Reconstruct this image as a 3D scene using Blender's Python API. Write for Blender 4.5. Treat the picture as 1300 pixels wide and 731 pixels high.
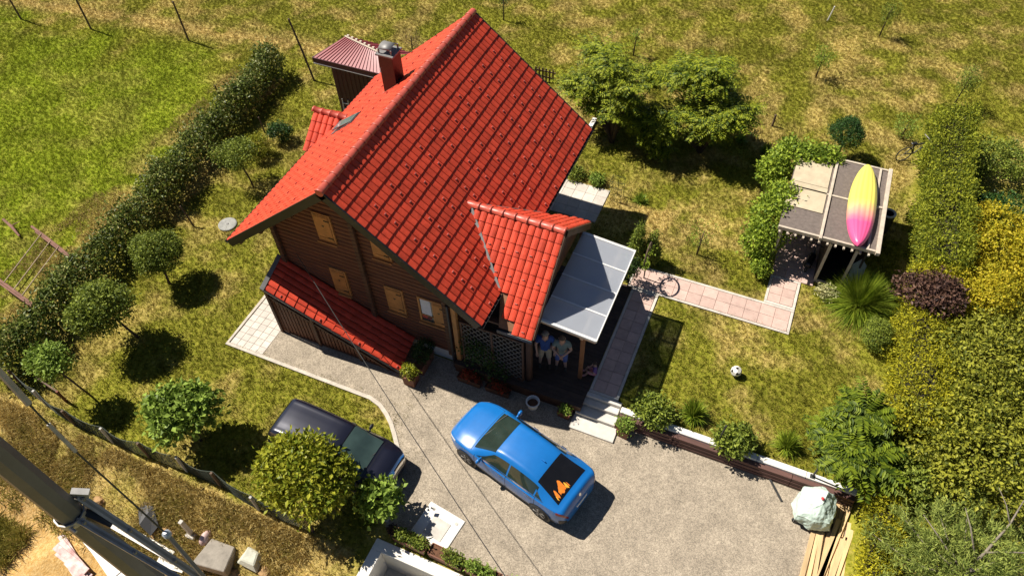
import bpy, bmesh, math, random
import numpy as np
from mathutils import Vector, Matrix

# ------------------------------------------------------------------ camera, sky, sun, exposure
for o in list(bpy.data.objects):
    bpy.data.objects.remove(o)
scene = bpy.context.scene
C = scene.collection
random.seed(7)
RNG = np.random.default_rng(7)

def make_camera():
    pitch, roll, yaw = 0.883319, -0.0362697, -0.4330193
    cy, sy = math.cos(yaw), math.sin(yaw)
    fwd = Vector((math.cos(pitch)*sy, math.cos(pitch)*cy, -math.sin(pitch)))
    right = Vector((cy, -sy, 0.0))
    up = right.cross(fwd)
    cr, sr = math.cos(roll), math.sin(roll)
    r2 = cr*right + sr*up
    u2 = -sr*right + cr*up
    cd = bpy.data.cameras.new('drone_camera')
    cam = bpy.data.objects.new('drone_camera', cd)
    m = Matrix((r2, u2, -fwd)).transposed().to_4x4()
    m.translation = Vector((10.5104, -10.9498, 20.5495))
    cam.matrix_world = m
    cd.sensor_width = 36.0
    cd.lens = 934.0/1300.0*36.0
    cd.clip_start = 0.1
    cd.clip_end = 2000.0
    C.objects.link(cam)
    scene.camera = cam
make_camera()

SUN_TO = Vector((-0.78, 0.065, 1.0)).normalized()      # towards the sun
sun_el = math.asin(SUN_TO.z)
sun_az = math.atan2(SUN_TO.x, SUN_TO.y)
world = bpy.data.worlds.new('World')
scene.world = world
world.use_nodes = True
wn = world.node_tree
bg = wn.nodes['Background']
sky = wn.nodes.new('ShaderNodeTexSky')
sky.sky_type = 'NISHITA'
sky.sun_disc = False
sky.sun_elevation = sun_el
sky.sun_rotation = sun_az
sky.air_density = 0.55
sky.dust_density = 0.3
wn.links.new(sky.outputs[0], bg.inputs[0])
bg.inputs[1].default_value = 0.05
sl = bpy.data.lights.new('sun', 'SUN')
sl.energy = 5.0
sl.angle = math.radians(0.5)
sl.color = (1.0, 0.93, 0.82)
so = bpy.data.objects.new('sun', sl)
so.rotation_euler = SUN_TO.to_track_quat('Z', 'Y').to_euler()
so.location = (-20, 5, 40)
C.objects.link(so)
vs = scene.view_settings
vs.view_transform = 'Standard'
vs.look = 'None'
vs.exposure = 0.65
vs.gamma = 1.0
vs.use_curve_mapping = False
scene.render.resolution_x = 1024
scene.render.resolution_y = 575

# ------------------------------------------------------------------ materials
MATS = {}
def nt_new(name):
    m = bpy.data.materials.new(name)
    m.use_nodes = True
    nt = m.node_tree
    return m, nt, nt.nodes['Principled BSDF']
def mat(name, col, rough=0.7, var=0.25, scale=6.0, bump=0.0, bscale=40.0, metal=0.0, coat=0.0, spec=0.5, col2=None, rnd=0.0, stretch=None, obj=False):
    """procedural paint/wood/stone: colour varied by two noises, per-object and per-face random, bump"""
    if name in MATS: return MATS[name]
    m, nt, b = nt_new(name)
    L = nt.links.new
    tc = nt.nodes.new('ShaderNodeTexCoord')
    src = tc.outputs['Object']
    if not obj:
        g = nt.nodes.new('ShaderNodeNewGeometry'); src = g.outputs['Position']
    if stretch:
        mp = nt.nodes.new('ShaderNodeMapping'); mp.inputs['Scale'].default_value = stretch
        L(src, mp.inputs[0]); src = mp.outputs[0]
    n1 = nt.nodes.new('ShaderNodeTexNoise'); n1.inputs['Scale'].default_value = scale; n1.inputs['Detail'].default_value = 6; n1.inputs['Roughness'].default_value = 0.65
    L(src, n1.inputs['Vector'])
    cr = nt.nodes.new('ShaderNodeMapRange'); cr.inputs[1].default_value = 0.3; cr.inputs[2].default_value = 0.7
    L(n1.outputs['Fac'], cr.inputs[0])
    mx = nt.nodes.new('ShaderNodeMix'); mx.data_type = 'RGBA'
    a = tuple(c*(1-var) for c in col); c2 = col2 if col2 else tuple(min(1, c*(1+var)) for c in col)
    mx.inputs['A'].default_value = (*a, 1); mx.inputs['B'].default_value = (*c2, 1)
    L(cr.outputs[0], mx.inputs['Factor'])
    out = mx.outputs['Result']
    if rnd > 0:
        at = nt.nodes.new('ShaderNodeAttribute'); at.attribute_name = 'rnd'
        oi = nt.nodes.new('ShaderNodeObjectInfo')
        ad = nt.nodes.new('ShaderNodeMath'); ad.operation = 'ADD'
        L(at.outputs['Fac'], ad.inputs[0]); L(oi.outputs['Random'], ad.inputs[1])
        fr = nt.nodes.new('ShaderNodeMath'); fr.operation = 'FRACT'; L(ad.outputs[0], fr.inputs[0])
        mr = nt.nodes.new('ShaderNodeMapRange'); mr.inputs[3].default_value = 1-rnd; mr.inputs[4].default_value = 1+rnd
        L(fr.outputs[0], mr.inputs[0])
        mu = nt.nodes.new('ShaderNodeVectorMath'); mu.operation = 'SCALE'
        L(out, mu.inputs[0]); L(mr.outputs[0], mu.inputs['Scale']); out = mu.outputs[0]
    L(out, b.inputs['Base Color'])
    b.inputs['Roughness'].default_value = rough
    b.inputs['Metallic'].default_value = metal
    b.inputs['Specular IOR Level'].default_value = spec
    b.inputs['Coat Weight'].default_value = coat
    b.inputs['Coat Roughness'].default_value = 0.06
    if bump > 0:
        n2 = nt.nodes.new('ShaderNodeTexNoise'); n2.inputs['Scale'].default_value = bscale; n2.inputs['Detail'].default_value = 5
        L(src, n2.inputs['Vector'])
        bp = nt.nodes.new('ShaderNodeBump'); bp.inputs['Strength'].default_value = bump; bp.inputs['Distance'].default_value = 0.02
        L(n2.outputs['Fac'], bp.inputs['Height']); L(bp.outputs[0], b.inputs['Normal'])
    MATS[name] = m
    return m

def leaf_mat(name, dark, light, rough=0.5, trans=0.3, glint=None, wscale=1.2):
    """foliage: colour per leaf and by a broad noise, some light through the blade"""
    if name in MATS: return MATS[name]
    m, nt, b = nt_new(name)
    L = nt.links.new
    gn_ = lambda c: (c[0]*1.75, c[1]*1.75, c[2]*1.45)
    dark, light, glint = gn_(dark), gn_(light), (gn_(glint) if glint else None)
    at = nt.nodes.new('ShaderNodeAttribute'); at.attribute_name = 'rnd'
    g = nt.nodes.new('ShaderNodeNewGeometry')
    n = nt.nodes.new('ShaderNodeTexNoise'); n.inputs['Scale'].default_value = wscale; n.inputs['Detail'].default_value = 3
    L(g.outputs['Position'], n.inputs['Vector'])
    ad = nt.nodes.new('ShaderNodeMath'); ad.operation = 'MULTIPLY_ADD'
    L(n.outputs['Fac'], ad.inputs[0]); ad.inputs[1].default_value = 0.9; ad.inputs[2].default_value = -0.45
    a2 = nt.nodes.new('ShaderNodeMath'); a2.operation = 'ADD'; a2.use_clamp = True
    L(ad.outputs[0], a2.inputs[0]); L(at.outputs['Fac'], a2.inputs[1])
    mx = nt.nodes.new('ShaderNodeValToRGB')
    mx.color_ramp.elements[0].color = (*dark, 1); mx.color_ramp.elements[0].position = 0.1
    mx.color_ramp.elements[1].color = (*light, 1); mx.color_ramp.elements[1].position = 0.85
    if glint:
        e = mx.color_ramp.elements.new(0.97); e.color = (*glint, 1)
    L(a2.outputs[0], mx.inputs[0])
    L(mx.outputs[0], b.inputs['Base Color'])
    b.inputs['Roughness'].default_value = rough
    b.inputs['Specular IOR Level'].default_value = 0.18
    tr = nt.nodes.new('ShaderNodeBsdfTranslucent')
    L(mx.outputs[0], tr.inputs[0])
    ms = nt.nodes.new('ShaderNodeMixShader'); ms.inputs[0].default_value = trans
    L(b.outputs[0], ms.inputs[1]); L(tr.outputs[0], ms.inputs[2])
    L(ms.outputs[0], nt.nodes['Material Output'].inputs[0])
    MATS[name] = m
    return m

def glass_mat(name, col, rough=0.05):
    if name in MATS: return MATS[name]
    m, nt, b = nt_new(name)
    n = nt.nodes.new('ShaderNodeTexNoise'); n.inputs['Scale'].default_value = 3
    g = nt.nodes.new('ShaderNodeNewGeometry'); nt.links.new(g.outputs['Position'], n.inputs[0])
    mx = nt.nodes.new('ShaderNodeMix'); mx.data_type = 'RGBA'
    mx.inputs['A'].default_value = (*[c*0.6 for c in col], 1); mx.inputs['B'].default_value = (*[c*1.4 for c in col], 1)
    nt.links.new(n.outputs[0], mx.inputs['Factor']); nt.links.new(mx.outputs['Result'], b.inputs['Base Color'])
    b.inputs['Roughness'].default_value = rough; b.inputs['Specular IOR Level'].default_value = 0.7
    MATS[name] = m
    return m

# ------------------------------------------------------------------ mesh helpers
class MB:
    """collects shapes; build() links them as ONE mesh object"""
    def __init__(s): s.v = []; s.f = []; s.m = []; s.mi = 0; s.sm = []; s.smooth = False
    def add(s, vs, fs):
        b = len(s.v); s.v += [tuple(p) for p in vs]
        for f in fs:
            s.f.append([b+i for i in f]); s.m.append(s.mi); s.sm.append(s.smooth)
        return s
    def box(s, x0, x1, y0, y1, z0, z1, M=None):
        vs = [Vector((x, y, z)) for x in (x0, x1) for y in (y0, y1) for z in (z0, z1)]
        if M: vs = [M @ p for p in vs]
        return s.add(vs, [(0,1,3,2),(4,6,7,5),(0,4,5,1),(2,3,7,6),(0,2,6,4),(1,5,7,3)])
    def beam(s, a, b, w, h, roll=0.0):
        """box bar from a to b, w wide, h high"""
        a = Vector(a); b = Vector(b); d = b-a; l = d.length
        q = d.to_track_quat('X', 'Z').to_matrix().to_4x4()
        M = Matrix.Translation(a) @ q @ Matrix.Rotation(roll, 4, 'X')
        return s.box(0, l, -w/2, w/2, -h/2, h/2, M)
    def tube(s, pts, rad, n=8, cap=True):
        pts = [Vector(p) for p in pts]; k = len(pts)
        rad = rad if hasattr(rad, '__len__') else [rad]*k
        vs = []; ref = None
        for i, p in enumerate(pts):
            d = (pts[min(i+1, k-1)]-pts[max(i-1, 0)]).normalized()
            if ref is None:
                ref = d.orthogonal().normalized()
            ref = (ref - d*ref.dot(d)).normalized()
            bi = d.cross(ref)
            for j in range(n):
                t = 2*math.pi*j/n
                vs.append(p + rad[i]*(math.cos(t)*ref+math.sin(t)*bi))
        fs = [(i*n+j, i*n+(j+1) % n, (i+1)*n+(j+1) % n, (i+1)*n+j) for i in range(k-1) for j in range(n)]
        if cap: fs += [tuple(range(n))[::-1], tuple(range((k-1)*n, k*n))]
        return s.add(vs, fs)
    def lathe(s, prof, c=(0,0,0), n=20, M=None):
        vs = []
        for r, z in prof:
            for j in range(n):
                t = 2*math.pi*j/n
                p = Vector((c[0]+r*math.cos(t), c[1]+r*math.sin(t), c[2]+z))
                vs.append(M @ p if M else p)
        k = len(prof)
        fs = [(i*n+j, i*n+(j+1) % n, (i+1)*n+(j+1) % n, (i+1)*n+j) for i in range(k-1) for j in range(n)]
        fs += [tuple(range(n))[::-1], tuple(range((k-1)*n, k*n))]
        return s.add(vs, fs)
    def prism(s, poly, z0, z1, M=None):
        n = len(poly)
        vs = [Vector((x, y, z0)) for x, y in poly]+[Vector((x, y, z1)) for x, y in poly]
        if M: vs = [M @ p for p in vs]
        return s.add(vs, [tuple(range(n))[::-1], tuple(range(n, 2*n))]+[(i, (i+1) % n, n+(i+1) % n, n+i) for i in range(n)])
    def mesh(s, name, mats):
        me = bpy.data.meshes.new(name)
        me.from_pydata(s.v, [], s.f)
        for m in (mats if isinstance(mats, (list, tuple)) else [mats]): me.materials.append(m)
        me.polygons.foreach_set('material_index', s.m)
        me.polygons.foreach_set('use_smooth', s.sm)
        bm = bmesh.new(); bm.from_mesh(me); bmesh.ops.recalc_face_normals(bm, faces=bm.faces); bm.to_mesh(me); bm.free()
        me.update()
        return me
    def build(s, name, mats, parent=None, bevel=0.0, loc=None):
        o = link(name, s.mesh(name, mats), parent, loc)
        if bevel:
            md = o.modifiers.new('edge', 'BEVEL'); md.width = bevel; md.segments = 1; md.limit_method = 'ANGLE'; md.angle_limit = 0.7
        return o
def link(name, me, parent=None, loc=None):
    o = bpy.data.objects.new(name, me)
    C.objects.link(o)
    if parent: o.parent = parent
    if loc is not None: o.location = loc
    return o
def tag(o, label, cat, group=None):
    o['label'] = label; o['category'] = cat
    if group: o['group'] = group
    return o
def thing(name, label, cat, loc=(0,0,0), rz=0.0, group=None):
    o = bpy.data.objects.new(name, None); o.empty_display_size = 0.2
    C.objects.link(o); o.location = loc; o.rotation_euler = (0, 0, rz)
    return tag(o, label, cat, group)
def struct(o): o['kind'] = 'structure'; return o
def stuff(o): o['kind'] = 'stuff'; return o
def B(x0, x1, y0, y1, z0, z1): return MB().box(x0, x1, y0, y1, z0, z1)

def raw_mesh(name, V, F, mats, rnd=None, smooth=False, nper=3):
    """fast mesh from numpy: V (n,3), F (m,nper)"""
    me = bpy.data.meshes.new(name)
    me.vertices.add(len(V)); me.vertices.foreach_set('co', np.asarray(V, np.float32).ravel())
    m = len(F)
    me.loops.add(m*nper); me.loops.foreach_set('vertex_index', np.asarray(F, np.int32).ravel())
    me.polygons.add(m)
    me.polygons.foreach_set('loop_start', np.arange(0, m*nper, nper, dtype=np.int32))
    try: me.polygons.foreach_set('loop_total', np.full(m, nper, np.int32))
    except Exception: pass
    if rnd is not None:
        a = me.attributes.new('rnd', 'FLOAT', 'FACE'); a.data.foreach_set('value', np.asarray(rnd, np.float32))
    me.polygons.foreach_set('use_smooth', np.full(m, smooth))
    for x in (mats if isinstance(mats, (list, tuple)) else [mats]): me.materials.append(x)
    me.update(calc_edges=True); me.validate()
    return me

def unit(a): return a/np.maximum(np.linalg.norm(a, axis=-1, keepdims=True), 1e-9)
def leaves(name, P, D, N, Ln, Wd, material, fold=0.18):
    """one small folded blade (two triangles) per point"""
    n = len(P); D = unit(D); S = unit(np.cross(D, N)); N = np.cross(S, D)
    Ln = np.broadcast_to(Ln, n)[:, None]; Wd = np.broadcast_to(Wd, n)[:, None]
    mid = P + D*Ln*0.45 + N*Wd*fold
    V = np.stack([P, mid+S*Wd*0.5, P+D*Ln, mid-S*Wd*0.5], 1).reshape(-1, 3)
    i = np.arange(n)[:, None]*4
    F = np.concatenate([i+[0, 1, 2], i+[0, 2, 3]], 1).reshape(-1, 3)
    r = np.repeat(RNG.random(n), 2)
    return raw_mesh(name, V, F, material, r)

def blob_points(blobs, n, shell=0.3, per=9, spread=0.16, low=0.35):
    """clustered leaf positions near the surface of overlapping lumps; returns P, outward"""
    bl = np.array(blobs, float); area = (bl[:, 3]*bl[:, 4]+bl[:, 4]*bl[:, 5]+bl[:, 3]*bl[:, 5])
    k = max(4, int(n/per)); idx = RNG.choice(len(bl), k*3, p=area/area.sum())
    d = unit(RNG.normal(size=(k*3, 3)))
    keep = (d[:, 2] > -0.25) | (RNG.random(k*3) < low)
    r = 1-shell*RNG.random(k*3)**1.6 + 0.07*RNG.normal(size=k*3)
    c = bl[idx, :3]+d*bl[idx, 3:]*r[:, None]
    ins = np.zeros(k*3, bool)
    for b in bl:
        q = ((c-b[:3])/b[3:]); ins |= (q*q).sum(1) < 0.45
    keep &= (~ins) | (RNG.random(k*3) < 0.15)
    c = c[keep][:k]; o = unit(d/bl[idx, 3:])[keep][:k]
    m = len(c)
    P = np.repeat(c, per, 0)+RNG.normal(size=(m*per, 3))*spread
    O = np.repeat(o, per, 0)
    return P, O
def leafy(name, blobs, n, size, material, parent, shell=0.3, per=9, spread=0.16, asp=0.55, droop=0.1, base=(0,0,0), low=0.35, up=0.3):
    P, O = blob_points(blobs, n, shell, per, spread, low)
    P = P-np.array(base)
    k = len(P)
    D = unit(O*0.5+RNG.normal(size=(k, 3))*0.75+np.array([0, 0, -droop]))
    N = unit(O*0.8+np.array([0, 0, up])+RNG.normal(size=(k, 3))*0.45)
    s = size*(0.65+0.7*RNG.random(k))
    return link(name, leaves(name, P, D, N, s, s*asp, material), parent)

# value noise on the plane for ground cover
_perm = RNG.random((256, 256))
def vnoise(x, y):
    xi = np.floor(x).astype(int); yi = np.floor(y).astype(int); fx = x-xi; fy = y-yi
    fx = fx*fx*(3-2*fx); fy = fy*fy*(3-2*fy)
    g = lambda a, b: _perm[a % 256, b % 256]
    return (g(xi, yi)*(1-fx)+g(xi+1, yi)*fx)*(1-fy)+(g(xi, yi+1)*(1-fx)+g(xi+1, yi+1)*fx)*fy
def fbm(x, y, s, o=4):
    v = 0; a = 0.5; t = 0
    for i in range(o):
        v = v+a*vnoise(x*s+17*i, y*s-9*i); t += a; a *= 0.55; s *= 2.1
    return v/t
def sstep(t): t = np.clip(t, 0, 1); return t*t*(3-2*t)

# ------------------------------------------------------------------ ground sheet
def hz(x, y):
    x = np.asarray(x, float); y = np.asarray(y, float)
    z = 0.45*sstep((x+1)/4)*(y > np.where((x < 3.4) | ((x > 7.15) & (x < 8.75)), 1.05, 0.75))
    z = np.maximum(z, 0.45*sstep((x-15.7)/0.25))
    e = np.clip((-6.25-y)*0.6, 0, 1.6)*sstep((3.1-x)/0.8)
    z = z-e
    return np.where((x > 3.65) & (x < 8.45) & (y < -5.62) & (y > -9.3), -1.6, z)
xs = np.concatenate([[-700, -250, -110, -70, -48], np.arange(-36, 27.01, 0.2), [34, 48, 80, 200, 700]])
ys = np.concatenate([[-400, -120, -50, -26], np.arange(-15, 0.61, 0.2), [0.70, 0.80], np.arange(1.0, 42.01, 0.2), [52, 75, 140, 300, 800]])
X, Y = np.meshgrid(xs, ys, indexing='ij')
Zg = hz(X, Y)
paved = (Y < 0.76) & (Y > -5.0) & (X > 3.6) & (X < 15.8)
Zg = Zg+np.where(paved, 0, 0.05*(fbm(X, Y, 0.5, 3)-0.5)) + np.where((Y < -6.3) & (X < 3), 0.22*(fbm(X, Y, 1.1, 3)-0.5), 0)
f1 = fbm(X, Y, 0.33, 4); f2 = fbm(X+40, Y, 1.1, 4); f3 = fbm(X-30, Y+11, 0.16, 3)
dry = sstep((0.45*f1+0.55*f2-0.45)/0.2)*0.75
back = sstep((Y-11)/3)
dry = dry*(1-back)+back*sstep((0.35*f1+0.65*f2-0.42)/0.22)*0.72
lf = sstep((-11.2-X)/1.5)                                     # field beyond the left hedge
lush = lf*sstep((f3-0.34)/0.22)*sstep((14.0-Y)/2.0)
hedge_x = -10.2-0.1*(Y+4)
nearhedge = np.exp(-((X-(hedge_x-1.9))/1.3)**2)*sstep((13-Y)/2)
dry = dry*(1-0.75*lush)
dry = np.maximum(dry, nearhedge*sstep((f2-0.40)/0.15)*0.9)
track = np.exp(-((Y-(13.4+0.11*(X+25)))/0.75)**2)*sstep((-6-X)/3)
dry = np.maximum(dry, track*sstep((f2-0.25)/0.15)*1.0)
lawnL = (X > -9.5) & (X < 3) & (Y > -6.2) & (Y < 9)
dry = np.where(lawnL, dry*0.75, dry)
under = np.exp(-(((X-7)/5)**2+((Y-9.3)/1.8)**2))               # worn lawn by the shrubs
dry = np.maximum(dry, under*sstep((f2-0.35)/0.15)*0.95)
soil = np.zeros_like(X)
emb = (Y < -6.15) & (X < 3.2)
dry = np.where(emb, 0.55+0.45*sstep((f2-0.35)/0.2), dry)
soil = np.where(emb, sstep((-7.75-Y+1.6*(f1-0.5)+1.2*(f2-0.5))/0.6), soil)
lush = np.where(emb, 0, lush)
def inbox(x0, x1, y0, y1): return (X > x0) & (X < x1) & (Y > y0) & (Y < y1)
drive = inbox(3.45, 15.85, -14, 0.72) | inbox(2.6, 3.5, -2.75, 0.72) | inbox(-3.3, 2.0, -1.6, 0.72) | inbox(-4.6, -3.2, -1.6, 2.2)
pav = drive | inbox(-3.2, 4.0, 0.5, 9.0) | inbox(3.0, 9.05, -0.2, 1.15) | inbox(3.0, 8.5, 0.3, 5.7) | inbox(7.2, 12.95, 5.6, 6.75) | inbox(11.8, 12.95, 6.6, 8.1) | inbox(11.8, 14.8, 8.0, 12.0) | inbox(3.0, 5.25, 8.1, 10.1) | inbox(-7.0, -4, 9.9, 13) | inbox(3.3, 8.0, -9.5, -5)
shade_bed = inbox(16.0, 26.0, -14, 19) | ((np.abs(X-(hedge_x-0.45)) < 0.5) & (Y > -5.4) & (Y < 12.6))
dens = np.where(pav | shade_bed, 0.0, 1.0)*(1-0.85*soil)
near = (X > -36) & (X < 25) & (Y > -13) & (Y < 40)
dens = np.where(near, dens, 0.0)
nx, ny = X.shape
V = np.stack([X, Y, Zg-0.01], -1).reshape(-1, 3)
ii = (np.arange(nx-1)[:, None]*ny+np.arange(ny-1)[None, :]).ravel()
F = np.stack([ii, ii+ny, ii+ny+1, ii+1], 1)

def ground_colour(nt, cover_type='GEOMETRY', fine=True):
    L = nt.links.new
    at = nt.nodes.new('ShaderNodeAttribute'); at.attribute_name = 'cover'; at.attribute_type = cover_type
    sp = nt.nodes.new('ShaderNodeSeparateColor'); L(at.outputs['Color'], sp.inputs[0])
    g = nt.nodes.new('ShaderNodeNewGeometry')
    n = nt.nodes.new('ShaderNodeTexNoise'); n.inputs['Scale'].default_value = 10.0; n.inputs['Detail'].default_value = 7; n.inputs['Roughness'].default_value = 0.75
    L(g.outputs['Position'], n.inputs['Vector'])
    def mix(f, a, b):
        m = nt.nodes.new('ShaderNodeMix'); m.data_type = 'RGBA'
        if isinstance(f, float): m.inputs['Factor'].default_value = f
        else: L(f, m.inputs['Factor'])
        for k, x in (('A', a), ('B', b)):
            if isinstance(x, tuple): m.inputs[k].default_value = (*x, 1)
            else: L(x, m.inputs[k])
        return m.outputs['Result']
    mr = nt.nodes.new('ShaderNodeMapRange'); mr.inputs[1].default_value = 0.35; mr.inputs[2].default_value = 0.65
    L(n.outputs['Fac'], mr.inputs[0])
    green = mix(mr.outputs[0], (0.125, 0.140, 0.010), (0.275, 0.255, 0.032))
    lushc = mix(mr.outputs[0], (0.120, 0.175, 0.008), (0.270, 0.310, 0.016))
    tan = mix(mr.outputs[0], (0.33, 0.24, 0.060), (0.56, 0.42, 0.16))
    soilc = mix(mr.outputs[0], (0.42, 0.235, 0.065), (0.62, 0.43, 0.19))
    c = mix(sp.outputs[2], green, lushc)
    # sharpen the dry patches with fine noise
    ad = nt.nodes.new('ShaderNodeMath'); ad.operation = 'MULTIPLY_ADD'; ad.inputs[1].default_value = 0.9; ad.inputs[2].default_value = -0.45
    L(n.outputs['Fac'], ad.inputs[0])
    a2 = nt.nodes.new('ShaderNodeMath'); a2.operation = 'ADD'; a2.use_clamp = True
    L(ad.outputs[0], a2.inputs[0]); L(sp.outputs[0], a2.inputs[1])
    c = mix(a2.outputs[0], c, tan)
    c = mix(sp.outputs[1], c, soilc)
    nb = nt.nodes.new('ShaderNodeTexNoise'); nb.inputs['Scale'].default_value = 0.55; nb.inputs['Detail'].default_value = 5; nb.inputs['Roughness'].default_value = 0.7
    L(g.outputs['Position'], nb.inputs['Vector'])
    mb_ = nt.nodes.new('ShaderNodeMapRange'); mb_.inputs[1].default_value = 0.32; mb_.inputs[2].default_value = 0.68; mb_.inputs[3].default_value = 0.66; mb_.inputs[4].default_value = 1.22
    L(nb.outputs['Fac'], mb_.inputs[0])
    ms_ = nt.nodes.new('ShaderNodeVectorMath'); ms_.operation = 'SCALE'; L(c, ms_.inputs[0]); L(mb_.outputs[0], ms_.inputs['Scale'])
    return ms_.outputs[0], n
gm, gnt, gb = nt_new('lawn and field')
gc, gn = ground_colour(gnt)
gnt.links.new(gc, gb.inputs['Base Color']); gb.inputs['Roughness'].default_value = 0.95; gb.inputs['Specular IOR Level'].default_value = 0.1
bp = gnt.nodes.new('ShaderNodeBump'); bp.inputs['Strength'].default_value = 0.9; bp.inputs['Distance'].default_value = 0.05
n2 = gnt.nodes.new('ShaderNodeTexNoise'); n2.inputs['Scale'].default_value = 16; n2.inputs['Detail'].default_value = 8
gg = gnt.nodes.new('ShaderNodeNewGeometry'); gnt.links.new(gg.outputs['Position'], n2.inputs['Vector'])
gnt.links.new(n2.outputs['Fac'], bp.inputs['Height']); gnt.links.new(bp.outputs[0], gb.inputs['Normal'])
gme = raw_mesh('ground', V, F, gm, smooth=True, nper=4)
ca = gme.attributes.new('cover', 'FLOAT_COLOR', 'POINT')
ca.data.foreach_set('color', np.stack([dry, soil, lush, np.ones_like(dry)], -1).astype(np.float32).ravel())
da = gme.attributes.new('dens', 'FLOAT', 'POINT'); da.data.foreach_set('value', dens.astype(np.float32).ravel())
struct(link('ground', gme))

# grass tufts over the ground: one uncountable cover
def grass_cover():
    k = 11
    rng = np.random.default_rng(3)
    V = []; F = []
    for i in range(k):
        a = rng.random()*6.283; r = 0.075*math.sqrt(rng.random()); h = 0.045+0.055*rng.random(); t = rng.random()*6.283; ln = 0.05*rng.random()
        c = np.array([r*math.cos(a), r*math.sin(a), 0]); s = np.array([math.cos(t), math.sin(t), 0])*0.011
        V += [c-s, c+s, c+np.array([ln*math.cos(a), ln*math.sin(a), h])]
        F.append([3*i, 3*i+1, 3*i+2])
    m, nt, b = nt_new('grass blades')
    c, n = ground_colour(nt, 'INSTANCER')
    oi = nt.nodes.new('ShaderNodeObjectInfo')
    mr = nt.nodes.new('ShaderNodeMapRange'); mr.inputs[3].default_value = 0.72; mr.inputs[4].default_value = 1.3
    nt.links.new(oi.outputs['Random'], mr.inputs[0])
    mu = nt.nodes.new('ShaderNodeVectorMath'); mu.operation = 'SCALE'; nt.links.new(c, mu.inputs[0]); nt.links.new(mr.outputs[0], mu.inputs['Scale'])
    nt.links.new(mu.outputs[0], b.inputs['Base Color']); b.inputs['Roughness'].default_value = 0.7; b.inputs['Specular IOR Level'].default_value = 0.2
    tr = nt.nodes.new('ShaderNodeBsdfTranslucent'); nt.links.new(mu.outputs[0], tr.inputs[0])
    ms = nt.nodes.new('ShaderNodeMixShader'); ms.inputs[0].default_value = 0.35
    nt.links.new(b.outputs[0], ms.inputs[1]); nt.links.new(tr.outputs[0], ms.inputs[2]); nt.links.new(ms.outputs[0], nt.nodes['Material Output'].inputs[0])
    tuft = bpy.data.objects.new('grass_tuft_source', raw_mesh('grass_tuft', np.array(V), np.array(F), m))
    ng = bpy.data.node_groups.new('grass', 'GeometryNodeTree')
    ng.interface.new_socket('Geometry', in_out='INPUT', socket_type='NodeSocketGeometry')
    ng.interface.new_socket('Geometry', in_out='OUTPUT', socket_type='NodeSocketGeometry')
    N = ng.nodes.new; L = ng.links.new
    gi = N('NodeGroupInput'); go = N('NodeGroupOutput')
    ds = N('GeometryNodeDistributePointsOnFaces'); ds.distribute_method = 'RANDOM'
    at = N('GeometryNodeInputNamedAttribute'); at.data_type = 'FLOAT'; at.inputs['Name'].default_value = 'dens'
    mu = N('ShaderNodeMath'); mu.operation = 'MULTIPLY'; mu.inputs[1].default_value = 105.0
    gt = N('ShaderNodeMath'); gt.operation = 'POWER'; gt.inputs[1].default_value = 3.0
    L(at.outputs['Attribute'], gt.inputs[0]); L(gt.outputs[0], mu.inputs[0]); L(mu.outputs[0], ds.inputs['Density'])
    L(gi.outputs[0], ds.inputs['Mesh'])
    ip = N('GeometryNodeInstanceOnPoints'); L(ds.outputs['Points'], ip.inputs['Points'])
    ob = N('GeometryNodeObjectInfo'); ob.inputs['Object'].default_value = tuft
    L(ob.outputs['Geometry'], ip.inputs['Instance'])
    rv = N('FunctionNodeRandomValue'); rv.data_type = 'FLOAT_VECTOR'; rv.inputs[0].default_value = (-0.15, -0.15, 0); rv.inputs[1].default_value = (0.15, 0.15, 6.283)
    L(rv.outputs[0], ip.inputs['Rotation'])
    rs = N('FunctionNodeRandomValue'); rs.data_type = 'FLOAT'; rs.inputs[2].default_value = 0.45; rs.inputs[3].default_value = 1.15; rs.inputs['Seed'].default_value = 5
    L(rs.outputs[1], ip.inputs['Scale'])
    L(ip.outputs[0], go.inputs[0])
    o = link('grass', gme.copy())
    md = o.modifiers.new('tufts', 'NODES'); md.node_group = ng
    tag(stuff(o), 'short green and straw coloured grass covering the lawns and the field', 'grass')
grass_cover()

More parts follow.
